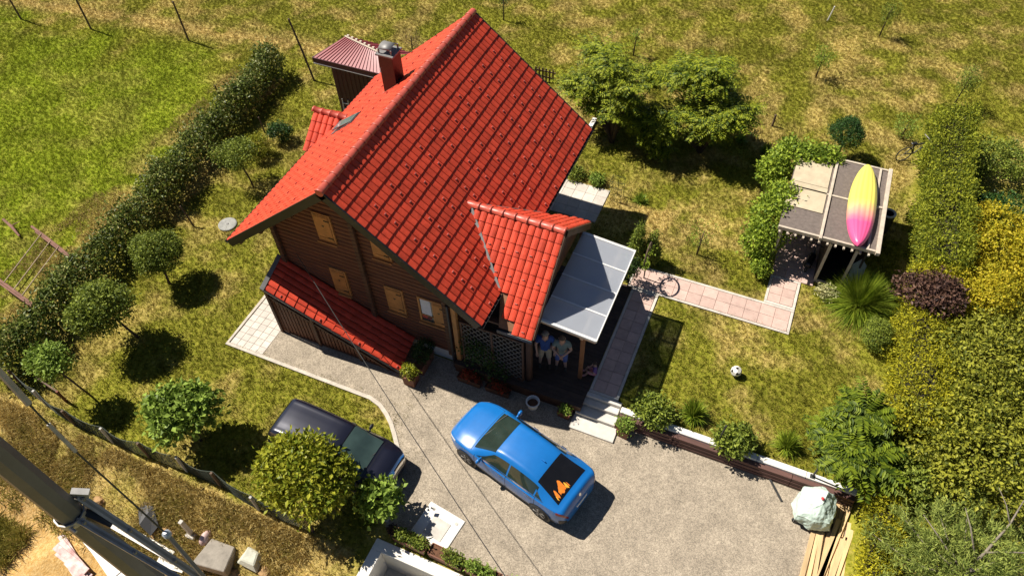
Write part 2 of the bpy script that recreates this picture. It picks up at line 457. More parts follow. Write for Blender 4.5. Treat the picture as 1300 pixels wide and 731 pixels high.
# ------------------------------------------------------------------ driveway, kerb, paths
M_gravel = mat('pale gravel', (0.345, 0.292, 0.224), 0.95, 0.22, 1.3, 0.8, 70.0, spec=0.2)
def add_speckle(m, sc=45.0, amt=0.35):
    nt = m.node_tree; b = nt.nodes['Principled BSDF']; L = nt.links.new
    src = b.inputs['Base Color'].links[0].from_socket
    g = nt.nodes.new('ShaderNodeNewGeometry')
    v = nt.nodes.new('ShaderNodeTexVoronoi'); v.inputs['Scale'].default_value = sc; L(g.outputs['Position'], v.inputs['Vector'])
    s = nt.nodes.new('ShaderNodeSeparateColor'); L(v.outputs['Color'], s.inputs[0])
    mr = nt.nodes.new('ShaderNodeMapRange'); mr.inputs[3].default_value = 1-amt; mr.inputs[4].default_value = 1+amt; L(s.outputs[0], mr.inputs[0])
    mu = nt.nodes.new('ShaderNodeVectorMath'); mu.operation = 'SCALE'; L(src, mu.inputs[0]); L(mr.outputs[0], mu.inputs['Scale'])
    n = nt.nodes.new('ShaderNodeTexNoise'); n.inputs['Scale'].default_value = 9; n.inputs['Detail'].default_value = 8; n.inputs['Roughness'].default_value = 0.8; L(g.outputs['Position'], n.inputs['Vector'])
    m2 = nt.nodes.new('ShaderNodeMapRange'); m2.inputs[1].default_value = 0.3; m2.inputs[2].default_value = 0.7; m2.inputs[3].default_value = 0.8; m2.inputs[4].default_value = 1.18; L(n.outputs['Fac'], m2.inputs[0])
    m3 = nt.nodes.new('ShaderNodeVectorMath'); m3.operation = 'SCALE'; L(mu.outputs[0], m3.inputs[0]); L(m2.outputs[0], m3.inputs['Scale'])
    L(m3.outputs[0], b.inputs['Base Color'])
add_speckle(M_gravel)
drive_poly = [(-3.25, 0.69), (-3.25, -1.53), (1.0, -1.53), (1.40, -1.64), (1.71, -1.83), (2.0, -2.05), (2.26, -2.3), (2.65, -2.75), (2.98, -3.3), (3.3, -4.0), (3.47, -4.5), (3.54, -5.12), (8.7, -5.12), (8.7, -14), (15.75, -14), (15.75, 0.69)]
struct(MB().prism(drive_poly, -0.12, 0.028).build('driveway', M_gravel))
M_kerb = mat('kerb concrete', (0.50, 0.45, 0.38), 0.9, 0.2, 5, 0.3, 60)
kb = MB(); kc = [(-4.66, 2.2), (-4.66, -1.60), (1.0, -1.60), (1.42, -1.71), (1.76, -1.91), (2.06, -2.14), (2.33, -2.42), (2.71, -2.85), (3.02, -3.38), (3.33, -4.06), (3.47, -4.5), (3.50, -5.0)]
kv = []
for i, p in enumerate(kc):
    a = Vector(kc[max(i-1, 0)]); b = Vector(kc[min(i+1, len(kc)-1)]); d = (b-a).normalized(); n = Vector((d.y, -d.x))
    for w, z in ((-0.065, -0.1), (-0.065, 0.055), (0.065, 0.055), (0.065, -0.1)):
        kv.append((p[0]+n.x*w, p[1]+n.y*w, z))
kb.add(kv, [(i*4+j, i*4+j+1, i*4+j+5, i*4+j+4) for i in range(len(kc)-1) for j in range(3)]+[(0, 1, 2, 3), tuple(len(kv)-4+j for j in range(4))])
struct(kb.build('kerb', M_kerb))

M_pink = mat('pink paving slab', (0.52, 0.37, 0.315), 0.85, 0.14, 4, 0.25, 50, rnd=0.10)
M_pale = mat('pale paving slab', (0.55, 0.50, 0.44), 0.85, 0.14, 4, 0.25, 50, rnd=0.10)
M_bed = mat('mortar bed', (0.40, 0.33, 0.27), 0.95, 0.2, 8)
PAVE_CACHE = {}
def paver_mesh(w, h, m):
    k = (round(w, 3), round(h, 3), m.name)
    if k not in PAVE_CACHE:
        b = 0.008
        mb = MB()
        lo = [(-w/2, -h/2), (w/2, -h/2), (w/2, h/2), (-w/2, h/2)]; hi = [(x*(1-2*b/w), y*(1-2*b/h)) for x, y in lo]
        mb.add([(x, y, -0.03) for x, y in lo]+[(x, y, 0.012) for x, y in lo]+[(x, y, 0.02) for x, y in hi], [(0, 1, 5, 4), (1, 2, 6, 5), (2, 3, 7, 6), (3, 0, 4, 7), (4, 5, 9, 8), (5, 6, 10, 9), (6, 7, 11, 10), (7, 4, 8, 11), (8, 9, 10, 11)])
        PAVE_CACHE[k] = mb.mesh('paver', m)
    return PAVE_CACHE[k]
def paving(name, x0, x1, y0, y1, z, nx_, ny_, m, gap=0.007, border=None):
    root = struct(B(x0, x1, y0, y1, z-0.1, z).build(name, M_bed))
    bw = border or 0
    ax0, ax1, ay0, ay1 = x0+bw, x1-bw, y0+bw, y1-bw
    w = (ax1-ax0)/nx_; h = (ay1-ay0)/ny_
    for i in range(nx_):
        for j in range(ny_):
            o = link('paver', paver_mesh(w-gap, h-gap, m), root, (ax0+(i+0.5)*w, ay0+(j+0.5)*h, z+0.005*random.random()))
            o.rotation_euler = (random.gauss(0, 0.004), random.gauss(0, 0.004), random.gauss(0, 0.004))
    if bw:
        for (a, b, c, d) in ((x0, x1, y0, y0+bw-0.01), (x0, x1, y1-bw+0.01, y1), (x0, x0+bw-0.01, y0+bw, y1-bw), (x1-bw+0.01, x1, y0+bw, y1-bw)):
            B(a, b, c, d, z-0.02, z+0.022).build('edge_stone', M_pale, root, 0.006)
    return root
paving('walkway', -4.59, -3.255, -1.53, 2.2, 0.012, 5, 14, M_pale)
paving('garden_path', 7.50, 8.46, 1.06, 5.62, 0.462, 2, 10, M_pink, border=0.10)
paving('garden_path', 7.30, 12.90, 5.63, 6.72, 0.463, 11, 2, M_pink, border=0.10)
paving('garden_path', 11.86, 12.90, 6.73, 8.05, 0.464, 2, 3, M_pink, border=0.10)
paving('patio', 11.86, 13.30, 8.06, 11.2, 0.462, 3, 7, M_pink)
paving('back_terrace', 3.05, 5.24, 8.15, 10.02, 0.463, 5, 4, M_pale)
M_conc = mat('worn concrete', (0.52, 0.49, 0.44), 0.9, 0.2, 3, 0.3, 40)
M_white = mat('white painted concrete', (0.74, 0.71, 0.65), 0.8, 0.1, 2, 0.15, 40)
struct(B(3.12, 3.30, 10.03, 14.0, 0.3, 0.58).build('kerb_strip', M_white))

# garden steps from the drive to the path
st = thing('garden_steps', 'short flight of pale stone steps up from the gravel to the pink path', 'steps', (7.99, 0.4, 0))
M_step = mat('step stone', (0.56, 0.53, 0.48), 0.8, 0.12, 4, 0.2, 50)
for (y0, y1, z0, z1, x0, x1) in ((-0.56, -0.06, 0.0, 0.09, -0.70, 0.74), (-0.055, 0.27, 0.0, 0.21, -0.68, 0.62), (0.275, 0.50, 0.0, 0.34, -0.66, 0.60), (0.505, 0.655, 0.0, 0.475, -0.62, 0.62)):
    B(x0, x1, y0, y1, z0, z1).build('step', M_step, st, 0.012)

# retaining wall along the gravel
rw = thing('retaining_wall', 'low brown board retaining wall with white coping between gravel and lawn', 'wall', (12.2, 0.62, 0))
M_brown = mat('brown stained boards', (0.105, 0.050, 0.040), 0.7, 0.3, 3, 0.3, 30, stretch=(0.3, 3, 3), rnd=0.15)
for k in range(3):
    for i in range(4):
        x0 = -3.56+i*1.75
        B(x0+0.004, x0+1.74, -0.10-0.055*k*0-0.02*(2-k), 0.06, 0.015+0.15*k, 0.155+0.15*k).build('board', M_brown, rw, 0.006)
for i in range(5):
    x0 = -3.56+i*1.40
    B(x0+0.004, x0+1.394, 0.065, 0.27, 0.0, 0.535).build('coping', M_white, rw, 0.01)
# steel posts standing on the wall
M_dark = mat('dark painted steel', (0.035, 0.035, 0.035), 0.5, 0.2, 8)
for i, (x, y, h, lab) in enumerate(((11.66, 0.78, 1.1, 'thin dark steel post standing on the white coping beside the round shrub'), (14.40, 0.78, 1.1, 'thin dark steel post standing on the white coping near the tarp'))):
    p = thing('fence_post', lab, 'post', (x, y, 0.53), group=None)
    MB().tube([(0, 0, 0), (0.02, 0, h)], 0.028, 8).build('shaft', M_dark, p)
    B(-0.07, 0.07, -0.07, 0.07, 0.0, 0.02).build('base_plate', M_dark, p)
b_ = thing('dark_bar', 'thin dark bar lying on the pale gravel by the brown wall', 'bar', (13.48, 0.33, 0.05))  # thin dark beam along a dark line on the gravel
MB().beam((-0.32, 0.38, 0.05), (0.32, -0.38, 0.0), 0.05, 0.04).build('bar', M_dark, b_)

# inspection slab in the gravel
sb = thing('inspection_slab', 'square pale concrete slab with a lid set into the gravel', 'slab', (4.95, -4.55, 0.0), math.radians(-8))
B(-0.60, 0.60, -0.52, 0.52, -0.05, 0.06).build('slab', M_white, sb, 0.015)
B(-0.27, 0.31, -0.35, 0.22, 0.0605, 0.075).build('lid', M_conc, sb, 0.006)
for (x, y) in ((-0.40, 0.36), (0.42, 0.33)):
    MB().lathe([(0.05, 0), (0.05, 0.012)], (x, y, 0.0605), 10).build('bolt', M_conc, sb)

# ------------------------------------------------------------------ house
house = thing('timber_house', 'brown timber house with steep red tiled gable roof and shuttered windows', 'house', (0, 0, 0))
M_tile = mat('red roof tile', (0.56, 0.062, 0.030), 0.45, 0.22, 5, 0.12, 40, spec=0.22, rnd=0.13)
M_ridge = mat('ridge tile', (0.46, 0.085, 0.055), 0.4, 0.15, 5, 0.1, 40, rnd=0.08)
M_wood = mat('brown log wall', (0.120, 0.037, 0.014), 0.65, 0.35, 2.5, 0.3, 25, stretch=(0.4, 3, 3))
M_wood2 = mat('darker timber', (0.085, 0.036, 0.018), 0.65, 0.3, 3, 0.3, 25)
M_shut = mat('orange varnished wood', (0.42, 0.185, 0.055), 0.5, 0.25, 4, 0.2, 30, rnd=0.08)
M_black = mat('black metal trim', (0.016, 0.016, 0.017), 0.4, 0.3, 6)
M_tin = mat('grey flashing', (0.20, 0.195, 0.19), 0.55, 0.2, 6, metal=0.3)
M_soffit = mat('soffit boards', (0.20, 0.095, 0.045), 0.7, 0.3, 3)
M_plinth = mat('white plinth', (0.62, 0.60, 0.57), 0.9, 0.15, 3, 0.2, 30)
ZR, SL, XE, Y1 = 7.35, 0.8283, 4.405, 9.48
GA, TW = 0.365, 0.2215

def tile_mesh():
    w, l0, l1, t = TW, -0.035, GA+0.004, 0.026
    prof = [(0.004, -0.012), (0.008, 0.020), (0.045, 0.034), (0.11, 0.039), (0.170, 0.032), (0.203, 0.018), (0.210, -0.012)]
    vs = []
    for y, z in ((l0, 0.0), (l1, t)):
        vs += [(x, y, z+h) for x, h in prof]
    vs += [(x, l1, h*0.4) for x, h in prof]
    n = len(prof)
    fs = [(i, i+1, n+i+1, n+i) for i in range(n-1)]+[(n+i, n+i+1, 2*n+i+1, 2*n+i) for i in range(n-1)]
    return vs, fs
TV, TF = tile_mesh()
tmb = MB(); tmb.add(TV, TF); tile_me = tmb.mesh('tile', M_tile)
CAMP = Vector((10.51, -10.95, 20.55))
TILES = []       # (score, roof part, matrix)
def lay(part, top, eu, ev, nu, nv, test, tw=TW, ga=GA):
    eu = Vector(eu).normalized(); ev = Vector(ev).normalized(); n = eu.cross(ev)
    for j in range(nv):
        for i in range(nu):
            p = Vector(top)+eu*(i*tw)+ev*(j*ga)
            c = p+eu*tw/2+ev*ga/2
            if not test(c): continue
            M = Matrix((eu*(tw/TW), ev*(ga/GA), n)).transposed().to_4x4()
            M.translation = p+n*(0.004*random.random()) + ev*random.gauss(0, 0.003)
            d = CAMP-c
            TILES.append((max(0.0, n.dot(d.normalized()))/d.length_squared, part, M))
def slab(name, pts, th, m, parent):
    pts = [Vector(p) for p in pts]; n = (pts[1]-pts[0]).cross(pts[-1]-pts[0]).normalized()
    if n.z < 0: n = -n
    k = len(pts)
    return MB().add(pts+[p-n*th for p in pts], [tuple(range(k)), tuple(range(k, 2*k))[::-1]]+[(i, (i+1) % k, k+(i+1) % k, k+i) for i in range(k)]).build(name, m, parent)

def zmain(x): return ZR-SL*abs(x)
RY, RZ, RS, RX1 = 3.10, 5.11, 0.8157, 5.79
def zporch(y): return RZ-RS*abs(y-RY)
DY, DZ, DS, DX = 6.0, 4.44, 0.826, -4.86
def zdorm(y): return DZ-DS*abs(y-DY)

# main roof
dz = 0.03
mr = slab('main_roof', [(0, 0.02, ZR-dz), (XE-0.03, 0.02, zmain(XE-0.03)-dz), (XE-0.03, Y1-0.02, zmain(XE-0.03)-dz), (0, Y1-0.02, ZR-dz)], 0.16, M_soffit, house)
slab('roof_deck', [(0, 0.02, ZR-dz), (-XE+0.03, 0.02, zmain(XE-0.03)-dz), (-XE+0.03, Y1-0.02, zmain(XE-0.03)-dz), (0, Y1-0.02, ZR-dz)], 0.16, M_soffit, mr)
cs = 1/math.hypot(1, SL); nv = 16; ga = 5.70/nv; nu = 43; tw = (Y1-0.0)/nu
lay(mr, (0.03, Y1, zmain(0.03)-dz), (0, -1, 0), (1, 0, -SL), nu, nv, lambda c: not (zporch(c.y) > zmain(c.x)+0.06 and c.x > 2.6), tw, ga)
lay(mr, (-0.03, 0.0, zmain(0.03)-dz), (0, 1, 0), (-1, 0, -SL), nu, nv, lambda c: not (zdorm(c.y) > zmain(c.x)+0.05 and c.x < -3.4), tw, ga)
def ridge(part, a, b, r=0.135, step=0.37):
    a = Vector(a); b = Vector(b); d = (b-a); L = d.length; d.normalize(); n = max(1, round(L/step)); s = L/n
    side = d.cross(Vector((0, 0, 1))).normalized(); upv = Vector((0, 0, 1))
    mb = MB(); vs = []; m = 9
    for x, rr in ((0, r*0.92), (s*0.86, r), (s*0.88, r*1.10), (s*1.04, r*1.12)):
        for k in range(m):
            t = math.pi*k/(m-1); vs.append((x, rr*math.cos(t), rr*0.85*math.sin(t)))
    fs = [(i*m+k, i*m+k+1, (i+1)*m+k+1, (i+1)*m+k) for i in range(3) for k in range(m-1)]
    vs += [(s*1.04, r*1.02*math.cos(math.pi*k/(m-1)), r*0.78*math.sin(math.pi*k/(m-1))) for k in range(m)]
    fs += [(3*m+k, 3*m+k+1, 4*m+k+1, 4*m+k) for k in range(m-1)]
    mb.smooth = True; mb.add(vs, fs); me = mb.mesh('ridge_tile', M_ridge)
    M = Matrix((d, side, upv)).transposed().to_4x4()
    for i in range(n):
        o = link('ridge_tile', me, part)
        M2 = M.copy(); M2.translation = a+d*(i*s)
        o.matrix_local = M2
ridge(mr, (0, Y1+0.02, ZR-0.02), (0, -0.06, ZR-0.02))
MB().lathe([(0.12, 0), (0.12, 0.012)], (0, 0, 0), 16, Matrix.Translation((0, -0.05, ZR-0.02)) @ Matrix.Rotation(math.pi/2, 4, 'X')).build('ridge_end_cap', M_ridge, mr)
# verge boards, gutters
for s in (-1, 1):
    for y0, y1 in ((-0.035, 0.015), (Y1-0.015, Y1+0.035)):
        x1 = s*(XE+0.02)
        slab('verge_board', [(0, y0, ZR+0.03), (x1, y0, zmain(x1)+0.03), (x1, y1, zmain(x1)+0.03), (0, y1, ZR+0.03)], 0.26, M_black, mr)
    gx = s*(XE+0.055)
    gt = MB(); gv = []
    for y in (-0.02, Y1+0.02):
        for k in range(7):
            t = math.pi+math.pi*k/6; gv.append((gx+0.065*math.cos(t), y, zmain(XE)-0.045+0.065*math.sin(t)))
        for k in range(6, -1, -1):
            t = math.pi+math.pi*k/6; gv.append((gx+0.057*math.cos(t), y, zmain(XE)-0.045+0.057*math.sin(t)))
    gt.add(gv, [(k, k+1, 14+k+1, 14+k) for k in range(13)]+[(13, 0, 14, 27), tuple(range(14)), tuple(range(14, 28))])
    gt.build('gutter', M_black, mr)
# purlins and rafter tails carrying the overhang
for x in (-4.0, -2.95, -1.5, 0.0, 1.5, 2.95, 4.0):
    z = zmain(x)-0.30
    B(x-0.07, x+0.07, 0.06, 0.95, z-0.09, z+0.06).build('purlin', M_wood2, mr, 0.008)
for k in range(13):
    y = 0.5+k*0.72
    for s in (-1, 1):
        MB().beam((s*3.0, y, zmain(3.0)-0.26), (s*4.30, y, zmain(4.30)-0.26), 0.07, 0.10).build('rafter_tail', M_wood2, mr)

# walls: stacked logs clipped to the gable
XW, YF, YB = 2.96, 0.70, 8.80
def logwall():
    mb = MB(); lh = 0.175
    z = 0.55; k = 0
    while z < 7.0:
        w = min(XW, (ZR-0.30-(z+lh))/SL)
        if w < 0.15: break
        off = 0.012*(k % 2)
        for y0, y1 in ((YF-0.0, YF+0.16), (YB-0.16, YB)):
            vs = []
            for xx in (-w, w):
                vs += [(xx, y0+0.02, z), (xx, y0-0.012, z+0.03), (xx, y0-0.018, z+lh/2), (xx, y0-0.012, z+lh-0.03), (xx, y0+0.02, z+lh), (xx, y1, z+lh), (xx, y1, z)]
            mb.add(vs, [(i, (i+1) % 7, 7+(i+1) % 7, 7+i) for i in range(7)]+[tuple(range(7)), tuple(range(7, 14))])
        if z+lh < zmain(XW)-0.12:
            for s in (-1, 1):
                x0, x1 = (XW-0.16, XW)
                mb.box(s*x1 if s < 0 else x0, -x0 if s < 0 else x1, YF+0.165, YB-0.165, z, z+lh-0.01)
                mb.box(s*(x1+0.016) if s < 0 else x1-0.02, -x1+0.02 if s < 0 else x1+0.016, YF+0.165, YB-0.165, z+0.025, z+lh-0.03)
        z += lh; k += 1
    return mb
logwall().build('wall', M_wood, house)
B(-XW+0.03, XW-0.03, YF+0.05, YB-0.05, 0, 0.60).build('plinth', M_plinth, house)
# crossing log ends: at the middle and both corners of the front
for x, w, m in ((0.16, 0.15, M_wood2), (-XW+0.02, 0.16, M_wood2), (XW-0.06, 0.14, M_wood2), (XW+0.24, 0.15, M_shut)):
    mb = MB()
    ztop = min(zmain(x)-0.35, 6.9) if x < 3 else 3.35
    z = 0.6 if x < 3 else 0.0
    while z+0.17 < ztop:
        mb.box(x-w/2, x+w/2, YF-0.15, YF-0.02, z, z+0.165); z += 0.175
    if x < 3: mb.build('log_ends', m, house, 0.01)
    else: B(x-w/2, x+w/2, YF-0.16, YF-0.01, 0.0, ztop).build('corner_post', m, house, 0.01)
MB().tube([(XW+0.08, YF-0.2, 3.35), (XW+0.08, YF-0.2, 0.1)], 0.045, 10).build('downpipe', M_black, house)

M_pane = glass_mat('window glass', (0.03, 0.04, 0.045))
M_curtain = mat('pale curtain', (0.62, 0.62, 0.66), 0.8, 0.1, 6)
def window(x0, x1, z0, z1, nsh, openleft=False):
    fy = YF-0.03
    mb = MB(); t = 0.06
    mb.box(x0-t, x1+t, fy-0.035, fy+0.04, z1, z1+t); mb.box(x0-t, x1+t, fy-0.035, fy+0.04, z0-t, z0)
    mb.box(x0-t, x0, fy-0.035, fy+0.04, z0, z1); mb.box(x1, x1+t, fy-0.035, fy+0.04, z0, z1)
    win = mb.build('window', M_shut, house, 0.006)
    B(x0, x1, fy-0.005, fy+0.02, z0, z1).build('pane', M_pane, win)
    B(x0-0.09, x1+0.09, fy-0.11, fy-0.036, z0-t-0.045, z0-t-0.004).build('sill', M_shut, win, 0.006)
    sw = (x1-x0)/nsh
    for k in range(nsh):
        if openleft and k == 0:
            B(x0+0.03, x0+sw*0.85, fy-0.012, fy-0.0055, z0+0.32, z1-0.04).build('curtain', M_curtain, win)
            B(x0+0.01, x0+sw-0.02, fy-0.028, fy-0.013, z0+0.28, z0+0.31).build('glazing_bar', M_shut, win)
            continue
        a, b = x0+k*sw+0.006, x0+(k+1)*sw-0.006
        sh = B(a, b, fy-0.05, fy-0.022, z0+0.006, z1-0.006).build('shutter', M_shut, win, 0.006)
        for zz in (z0+0.06, z1-0.13):
            B(a+0.02, b-0.02, fy-0.062, fy-0.0505, zz, zz+0.07).build('batten', M_shut, win)
        for zz in (z0+0.14, z1-0.19):
            B(b-0.16, b+0.01, fy-0.068, fy-0.051, zz, zz+0.03).build('hinge', M_black, win)
        c = ((a+b)/2, fy-0.056, (z0+z1)/2+0.1)
        hm = MB(); pts = []
        for i in range(14):
            t_ = 2*math.pi*i/14
            pts.append((c[0]+0.045*math.sin(t_)**3, c[2]+0.0035*(13*math.cos(t_)-5*math.cos(2*t_)-2*math.cos(3*t_)-math.cos(4*t_))))
        hm.add([(x, fy-0.053, z) for x, z in pts], [tuple(range(14))]); hm.build('heart_cutout', M_black, win)
window(-1.15, -0.68, 1.98, 3.06, 1)
window(0.84, 1.36, 1.98, 3.06, 1)
window(1.99, 2.87, 1.98, 3.06, 2, True)
window(-1.14, -0.64, 4.48, 5.54, 1)
window(0.75, 1.25, 4.48, 5.54, 1)

# chimney
ch = MB().box(-1.66, -1.14, 5.94, 6.46, 5.6, 7.42).build('chimney', mat('dark red chimney cladding', (0.040, 0.011, 0.013), 0.45, 0.2, 5), house, 0.01)
B(-1.72, -1.08, 5.88, 6.52, 7.42, 7.48).build('chimney_cap', M_tin, ch, 0.008)
for x in (-1.62, -1.18):
    for y in (5.98, 6.42): B(x-0.02, x+0.02, y-0.02, y+0.02, 7.48, 7.64).build('cap_post', M_tin, ch)
cv = MB(); cv.smooth = True
cvv = []
for x in (-1.62, -1.18):
    for k in range(7):
        t = math.pi*k/6; cvv.append((x, 6.2+0.22*math.cos(t), 7.62+0.10*math.sin(t)))
cv.add(cvv, [(k, k+1, 7+k+1, 7+k) for k in range(6)]); cvo = cv.build('cowl', M_tin, ch)
md = cvo.modifiers.new('thick', 'SOLIDIFY'); md.thickness = 0.015
slab('chimney_flashing', [(-1.78, 5.86, zmain(-1.78)+0.055), (-1.02, 5.86, zmain(-1.02)+0.055), (-1.02, 6.54, zmain(-1.02)+0.055), (-1.78, 6.54, zmain(-1.78)+0.055)], 0.02, M_ridge, mr)

# open skylight on the sunny slope
sk = slab('skylight', [(-3.35, 4.75, zmain(3.35)+0.07), (-2.35, 4.75, zmain(2.35)+0.07), (-2.35, 5.38, zmain(2.35)+0.07), (-3.35, 5.38, zmain(3.35)+0.07)], 0.06, mat('grey skylight frame', (0.10, 0.11, 0.115), 0.4, 0.2, 5), mr)
slab('skylight_glass', [(-3.28, 4.81, zmain(3.28)+0.20), (-2.40, 4.81, zmain(2.40)+0.10), (-2.40, 5.32, zmain(2.40)+0.10), (-3.28, 5.32, zmain(3.28)+0.20)], 0.03, glass_mat('skylight glass', (0.12, 0.16, 0.17)), mr)

# porch cross gable
pr_ = slab('porch_roof', [(2.72, RY, RZ-dz), (RX1-0.03, RY, RZ-dz), (RX1-0.03, 0.58, zporch(0.58)-dz), (4.70, 0.58, zporch(0.58)-dz), (4.43, 1.42, zporch(1.42)-dz)], 0.12, M_soffit, house)
slab('roof_deck', [(2.72, RY, RZ-dz), (RX1-0.03, RY, RZ-dz), (RX1-0.03, 5.62, zporch(5.62)-dz), (4.70, 5.62, zporch(5.62)-dz), (4.43, 4.78, zporch(4.78)-dz)], 0.12, M_soffit, pr_)
def valley(y): return (ZR-zporch(y))/SL
pl = math.hypot(2.55, 2.55*RS); nvp = 9
for sgn, eu in ((-1, (-1, 0, 0)), (1, (1, 0, 0))):
    top = (RX1 if sgn < 0 else 2.70, RY+sgn*0.02, RZ-dz)
    lay(pr_, top, eu, (0, sgn, -RS), 14, nvp, lambda c: c.x > valley(c.y)-0.02 and (c.z > 3.72 or c.x > 4.66), (RX1-2.70)/14, pl/nvp)
ridge(pr_, (2.66, RY, RZ-0.02), (RX1+0.01, RY, RZ-0.02), 0.12)
for sgn in (-1, 1):
    ye = RY+sgn*2.57
    slab('verge_board', [(RX1-0.01, RY, RZ+0.02), (RX1-0.01, ye, zporch(ye)+0.02), (RX1+0.035, ye, zporch(ye)+0.02), (RX1+0.035, RY, RZ+0.02)], 0.22, M_wood2, pr_)
    slab('valley_flashing', [(valley(RY)-0.06, RY, RZ+0.05), (valley(RY+sgn*1.70)-0.10, RY+sgn*1.70, zporch(RY+sgn*1.70)+0.06), (valley(RY+sgn*1.70)+0.05, RY+sgn*1.70, zporch(RY+sgn*1.70)+0.065), (valley(RY)+0.06, RY, RZ+0.05)], 0.02, M_tin, pr_)
    B(4.68, RX1, ye-0.06, ye+0.06, zporch(ye)-0.13, zporch(ye)-0.03).build('gutter', M_black, pr_)
B(4.68, RX1+0.0, 0.475, 0.488, zporch(0.55)-0.07, zporch(0.55)-0.02).build('gutter_lip', M_tin, pr_)
# gable boarding of the porch
gmb = MB(); z = 3.1
while z < 4.9:
    w = min(2.3, (RZ-0.2-(z+0.14))/RS)
    if w > 0.1: gmb.box(RX1-0.30, RX1-0.22, RY-w, RY+w, z, z+0.135)
    z += 0.14
gmb.build('gable_boarding', M_wood, pr_)
for y in (0.75, 5.45):
    for x in (3.3, 5.6):
        if (x, y) == (3.3, 0.75): continue
        B(x-0.08, x+0.08, y-0.08, y+0.08, 0.5, zporch(y)-0.2).build('porch_post', M_wood2, house, 0.008)
    B(3.0, RX1-0.05, y-0.07, y+0.07, zporch(y)-0.21, zporch(y)-0.14).build('porch_beam', M_wood2, house)

# small gable on the sunny side
dr = slab('side_gable_roof', [(-3.52, DY, DZ-dz), (DX+0.03, DY, DZ-dz), (DX+0.03, 4.87, zdorm(4.87)-dz), (-4.40, 4.87, zdorm(4.87)-dz)], 0.10, M_soffit, house)
slab('roof_deck', [(-3.52, DY, DZ-dz), (DX+0.03, DY, DZ-dz), (DX+0.03, 7.13, zdorm(7.13)-dz), (-4.40, 7.13, zdorm(7.13)-dz)], 0.10, M_soffit, dr)
for sgn, eu in ((-1, (-1, 0, 0)), (1, (1, 0, 0))):
    top = (-3.52 if sgn < 0 else DX, DY+sgn*0.02, DZ-dz)
    lay(dr, top, eu, (0, sgn, -DS), 6, 4, lambda c: c.x < -(ZR-zdorm(c.y))/SL+0.03, TW, 0.372)
ridge(dr, (-3.5, DY, DZ-0.02), (DX-0.01, DY, DZ-0.02), 0.12)
B(-4.7, -2.9, 5.0, 7.0, 0.0, 3.35).build('side_porch_wall', M_wood, house)

# lean-to over the outside stair, falling along the front wall and a little outwards
LX0, LX1, LYW, LYE = -3.12, 1.52, 0.66, -0.50
def zlean(x, y=-0.50): return 2.42+(x-LX0)*(-0.452)+(y+0.50)*0.34
L3 = lambda x, y, d=0.0: (x, y, zlean(x, y)+d)
lr = slab('lean_to_roof', [L3(LX0, LYE, -0.03), L3(LX1-0.02, LYE, -0.03), L3(LX1-0.02, LYW, -0.03), L3(LX0, LYW, -0.03)], 0.09, M_wood2, house)
lw = math.hypot(LYW-LYE, 0.34*(LYW-LYE)); LL = math.hypot(LX1-LX0, 0.452*(LX1-LX0))
lay(lr, L3(LX0, LYW, -0.03), (0, -1, -0.34), (1, 0, -0.452), 6, 14, lambda c: True, lw/6, LL/14)
slab('top_flashing', [L3(LX0-0.10, LYE-0.05, 0.04), L3(LX0+0.03, LYE-0.05, 0.04), L3(LX0+0.03, LYW, 0.04), L3(LX0-0.10, LYW, 0.04)], 0.12, M_tin, lr)
slab('eave_board', [L3(LX0-0.08, LYE-0.05, 0.03), L3(LX1+0.02, LYE-0.05, 0.03), L3(LX1+0.02, LYE-0.012, 0.03), L3(LX0-0.08, LYE-0.012, 0.03)], 0.14, M_black, lr)
scn = B(-3.2, 1.40, -0.43, -0.35, 0.03, 0.10).build('stair_screen', M_wood2, house)
nsl = 30
for k in range(nsl):
    x = -3.12+k*(4.35/nsl)
    zt = zlean(x+0.1, -0.4)-0.14
    if zt > 0.2: B(x, x+0.105, -0.41, -0.38, 0.10, zt).build('slat', M_wood, scn)
for x in (-3.16, -1.6, 0.0):
    B(x-0.05, x+0.05, -0.48, -0.415, 0.0, zlean(x+0.05)-0.14).build('screen_post', M_wood2, scn)
slab('screen_rail', [(-3.15, -0.46, zlean(-3.15)-0.40), (1.1, -0.46, zlean(1.1)-0.40), (1.1, -0.415, zlean(1.1)-0.40), (-3.15, -0.415, zlean(-3.15)-0.40)], 0.08, M_wood2, scn)
MB().add([(-3.18, -0.37, 0.03), (-3.18, 0.66, 0.03), (-3.18, 0.66, zlean(-3.12, 0.66)-0.14), (-3.18, -0.37, zlean(-3.12, -0.37)-0.14), (-3.13, -0.37, 0.03), (-3.13, 0.66, 0.03), (-3.13, 0.66, zlean(-3.12, 0.66)-0.14), (-3.13, -0.37, zlean(-3.12, -0.37)-0.14)], [(0, 1, 2, 3), (4, 7, 6, 5), (0, 4, 5, 1), (1, 5, 6, 2), (2, 6, 7, 3), (3, 7, 4, 0)]).build('end_boarding', M_wood, scn)

# the 300 tiles that show largest are pieces of their own, the rest one mesh per roof
TILES.sort(key=lambda t: -t[0])
for s, part, M in TILES[:300]:
    o = link('tile', tile_me, part); o.matrix_local = M
rest = {}
for s, part, M in TILES[300:]: rest.setdefault(part.name, (part, []))[1].append(M)
TVn = np.array(TV)
for nm, (part, ms) in rest.items():
    A = np.array([np.array(M) for M in ms])
    Vt = (np.einsum('kij,vj->kvi', A[:, :3, :3], TVn)+A[:, None, :3, 3]).reshape(-1, 3)
    Ft = (np.arange(len(ms))[:, None, None]*len(TV)+np.array(TF)[None]).reshape(-1, 4)
    r = np.repeat(RNG.random(len(ms)), len(TF))
    stuff(link('tiles', raw_mesh('tiles', Vt, Ft, M_tile, r, nper=4), part))
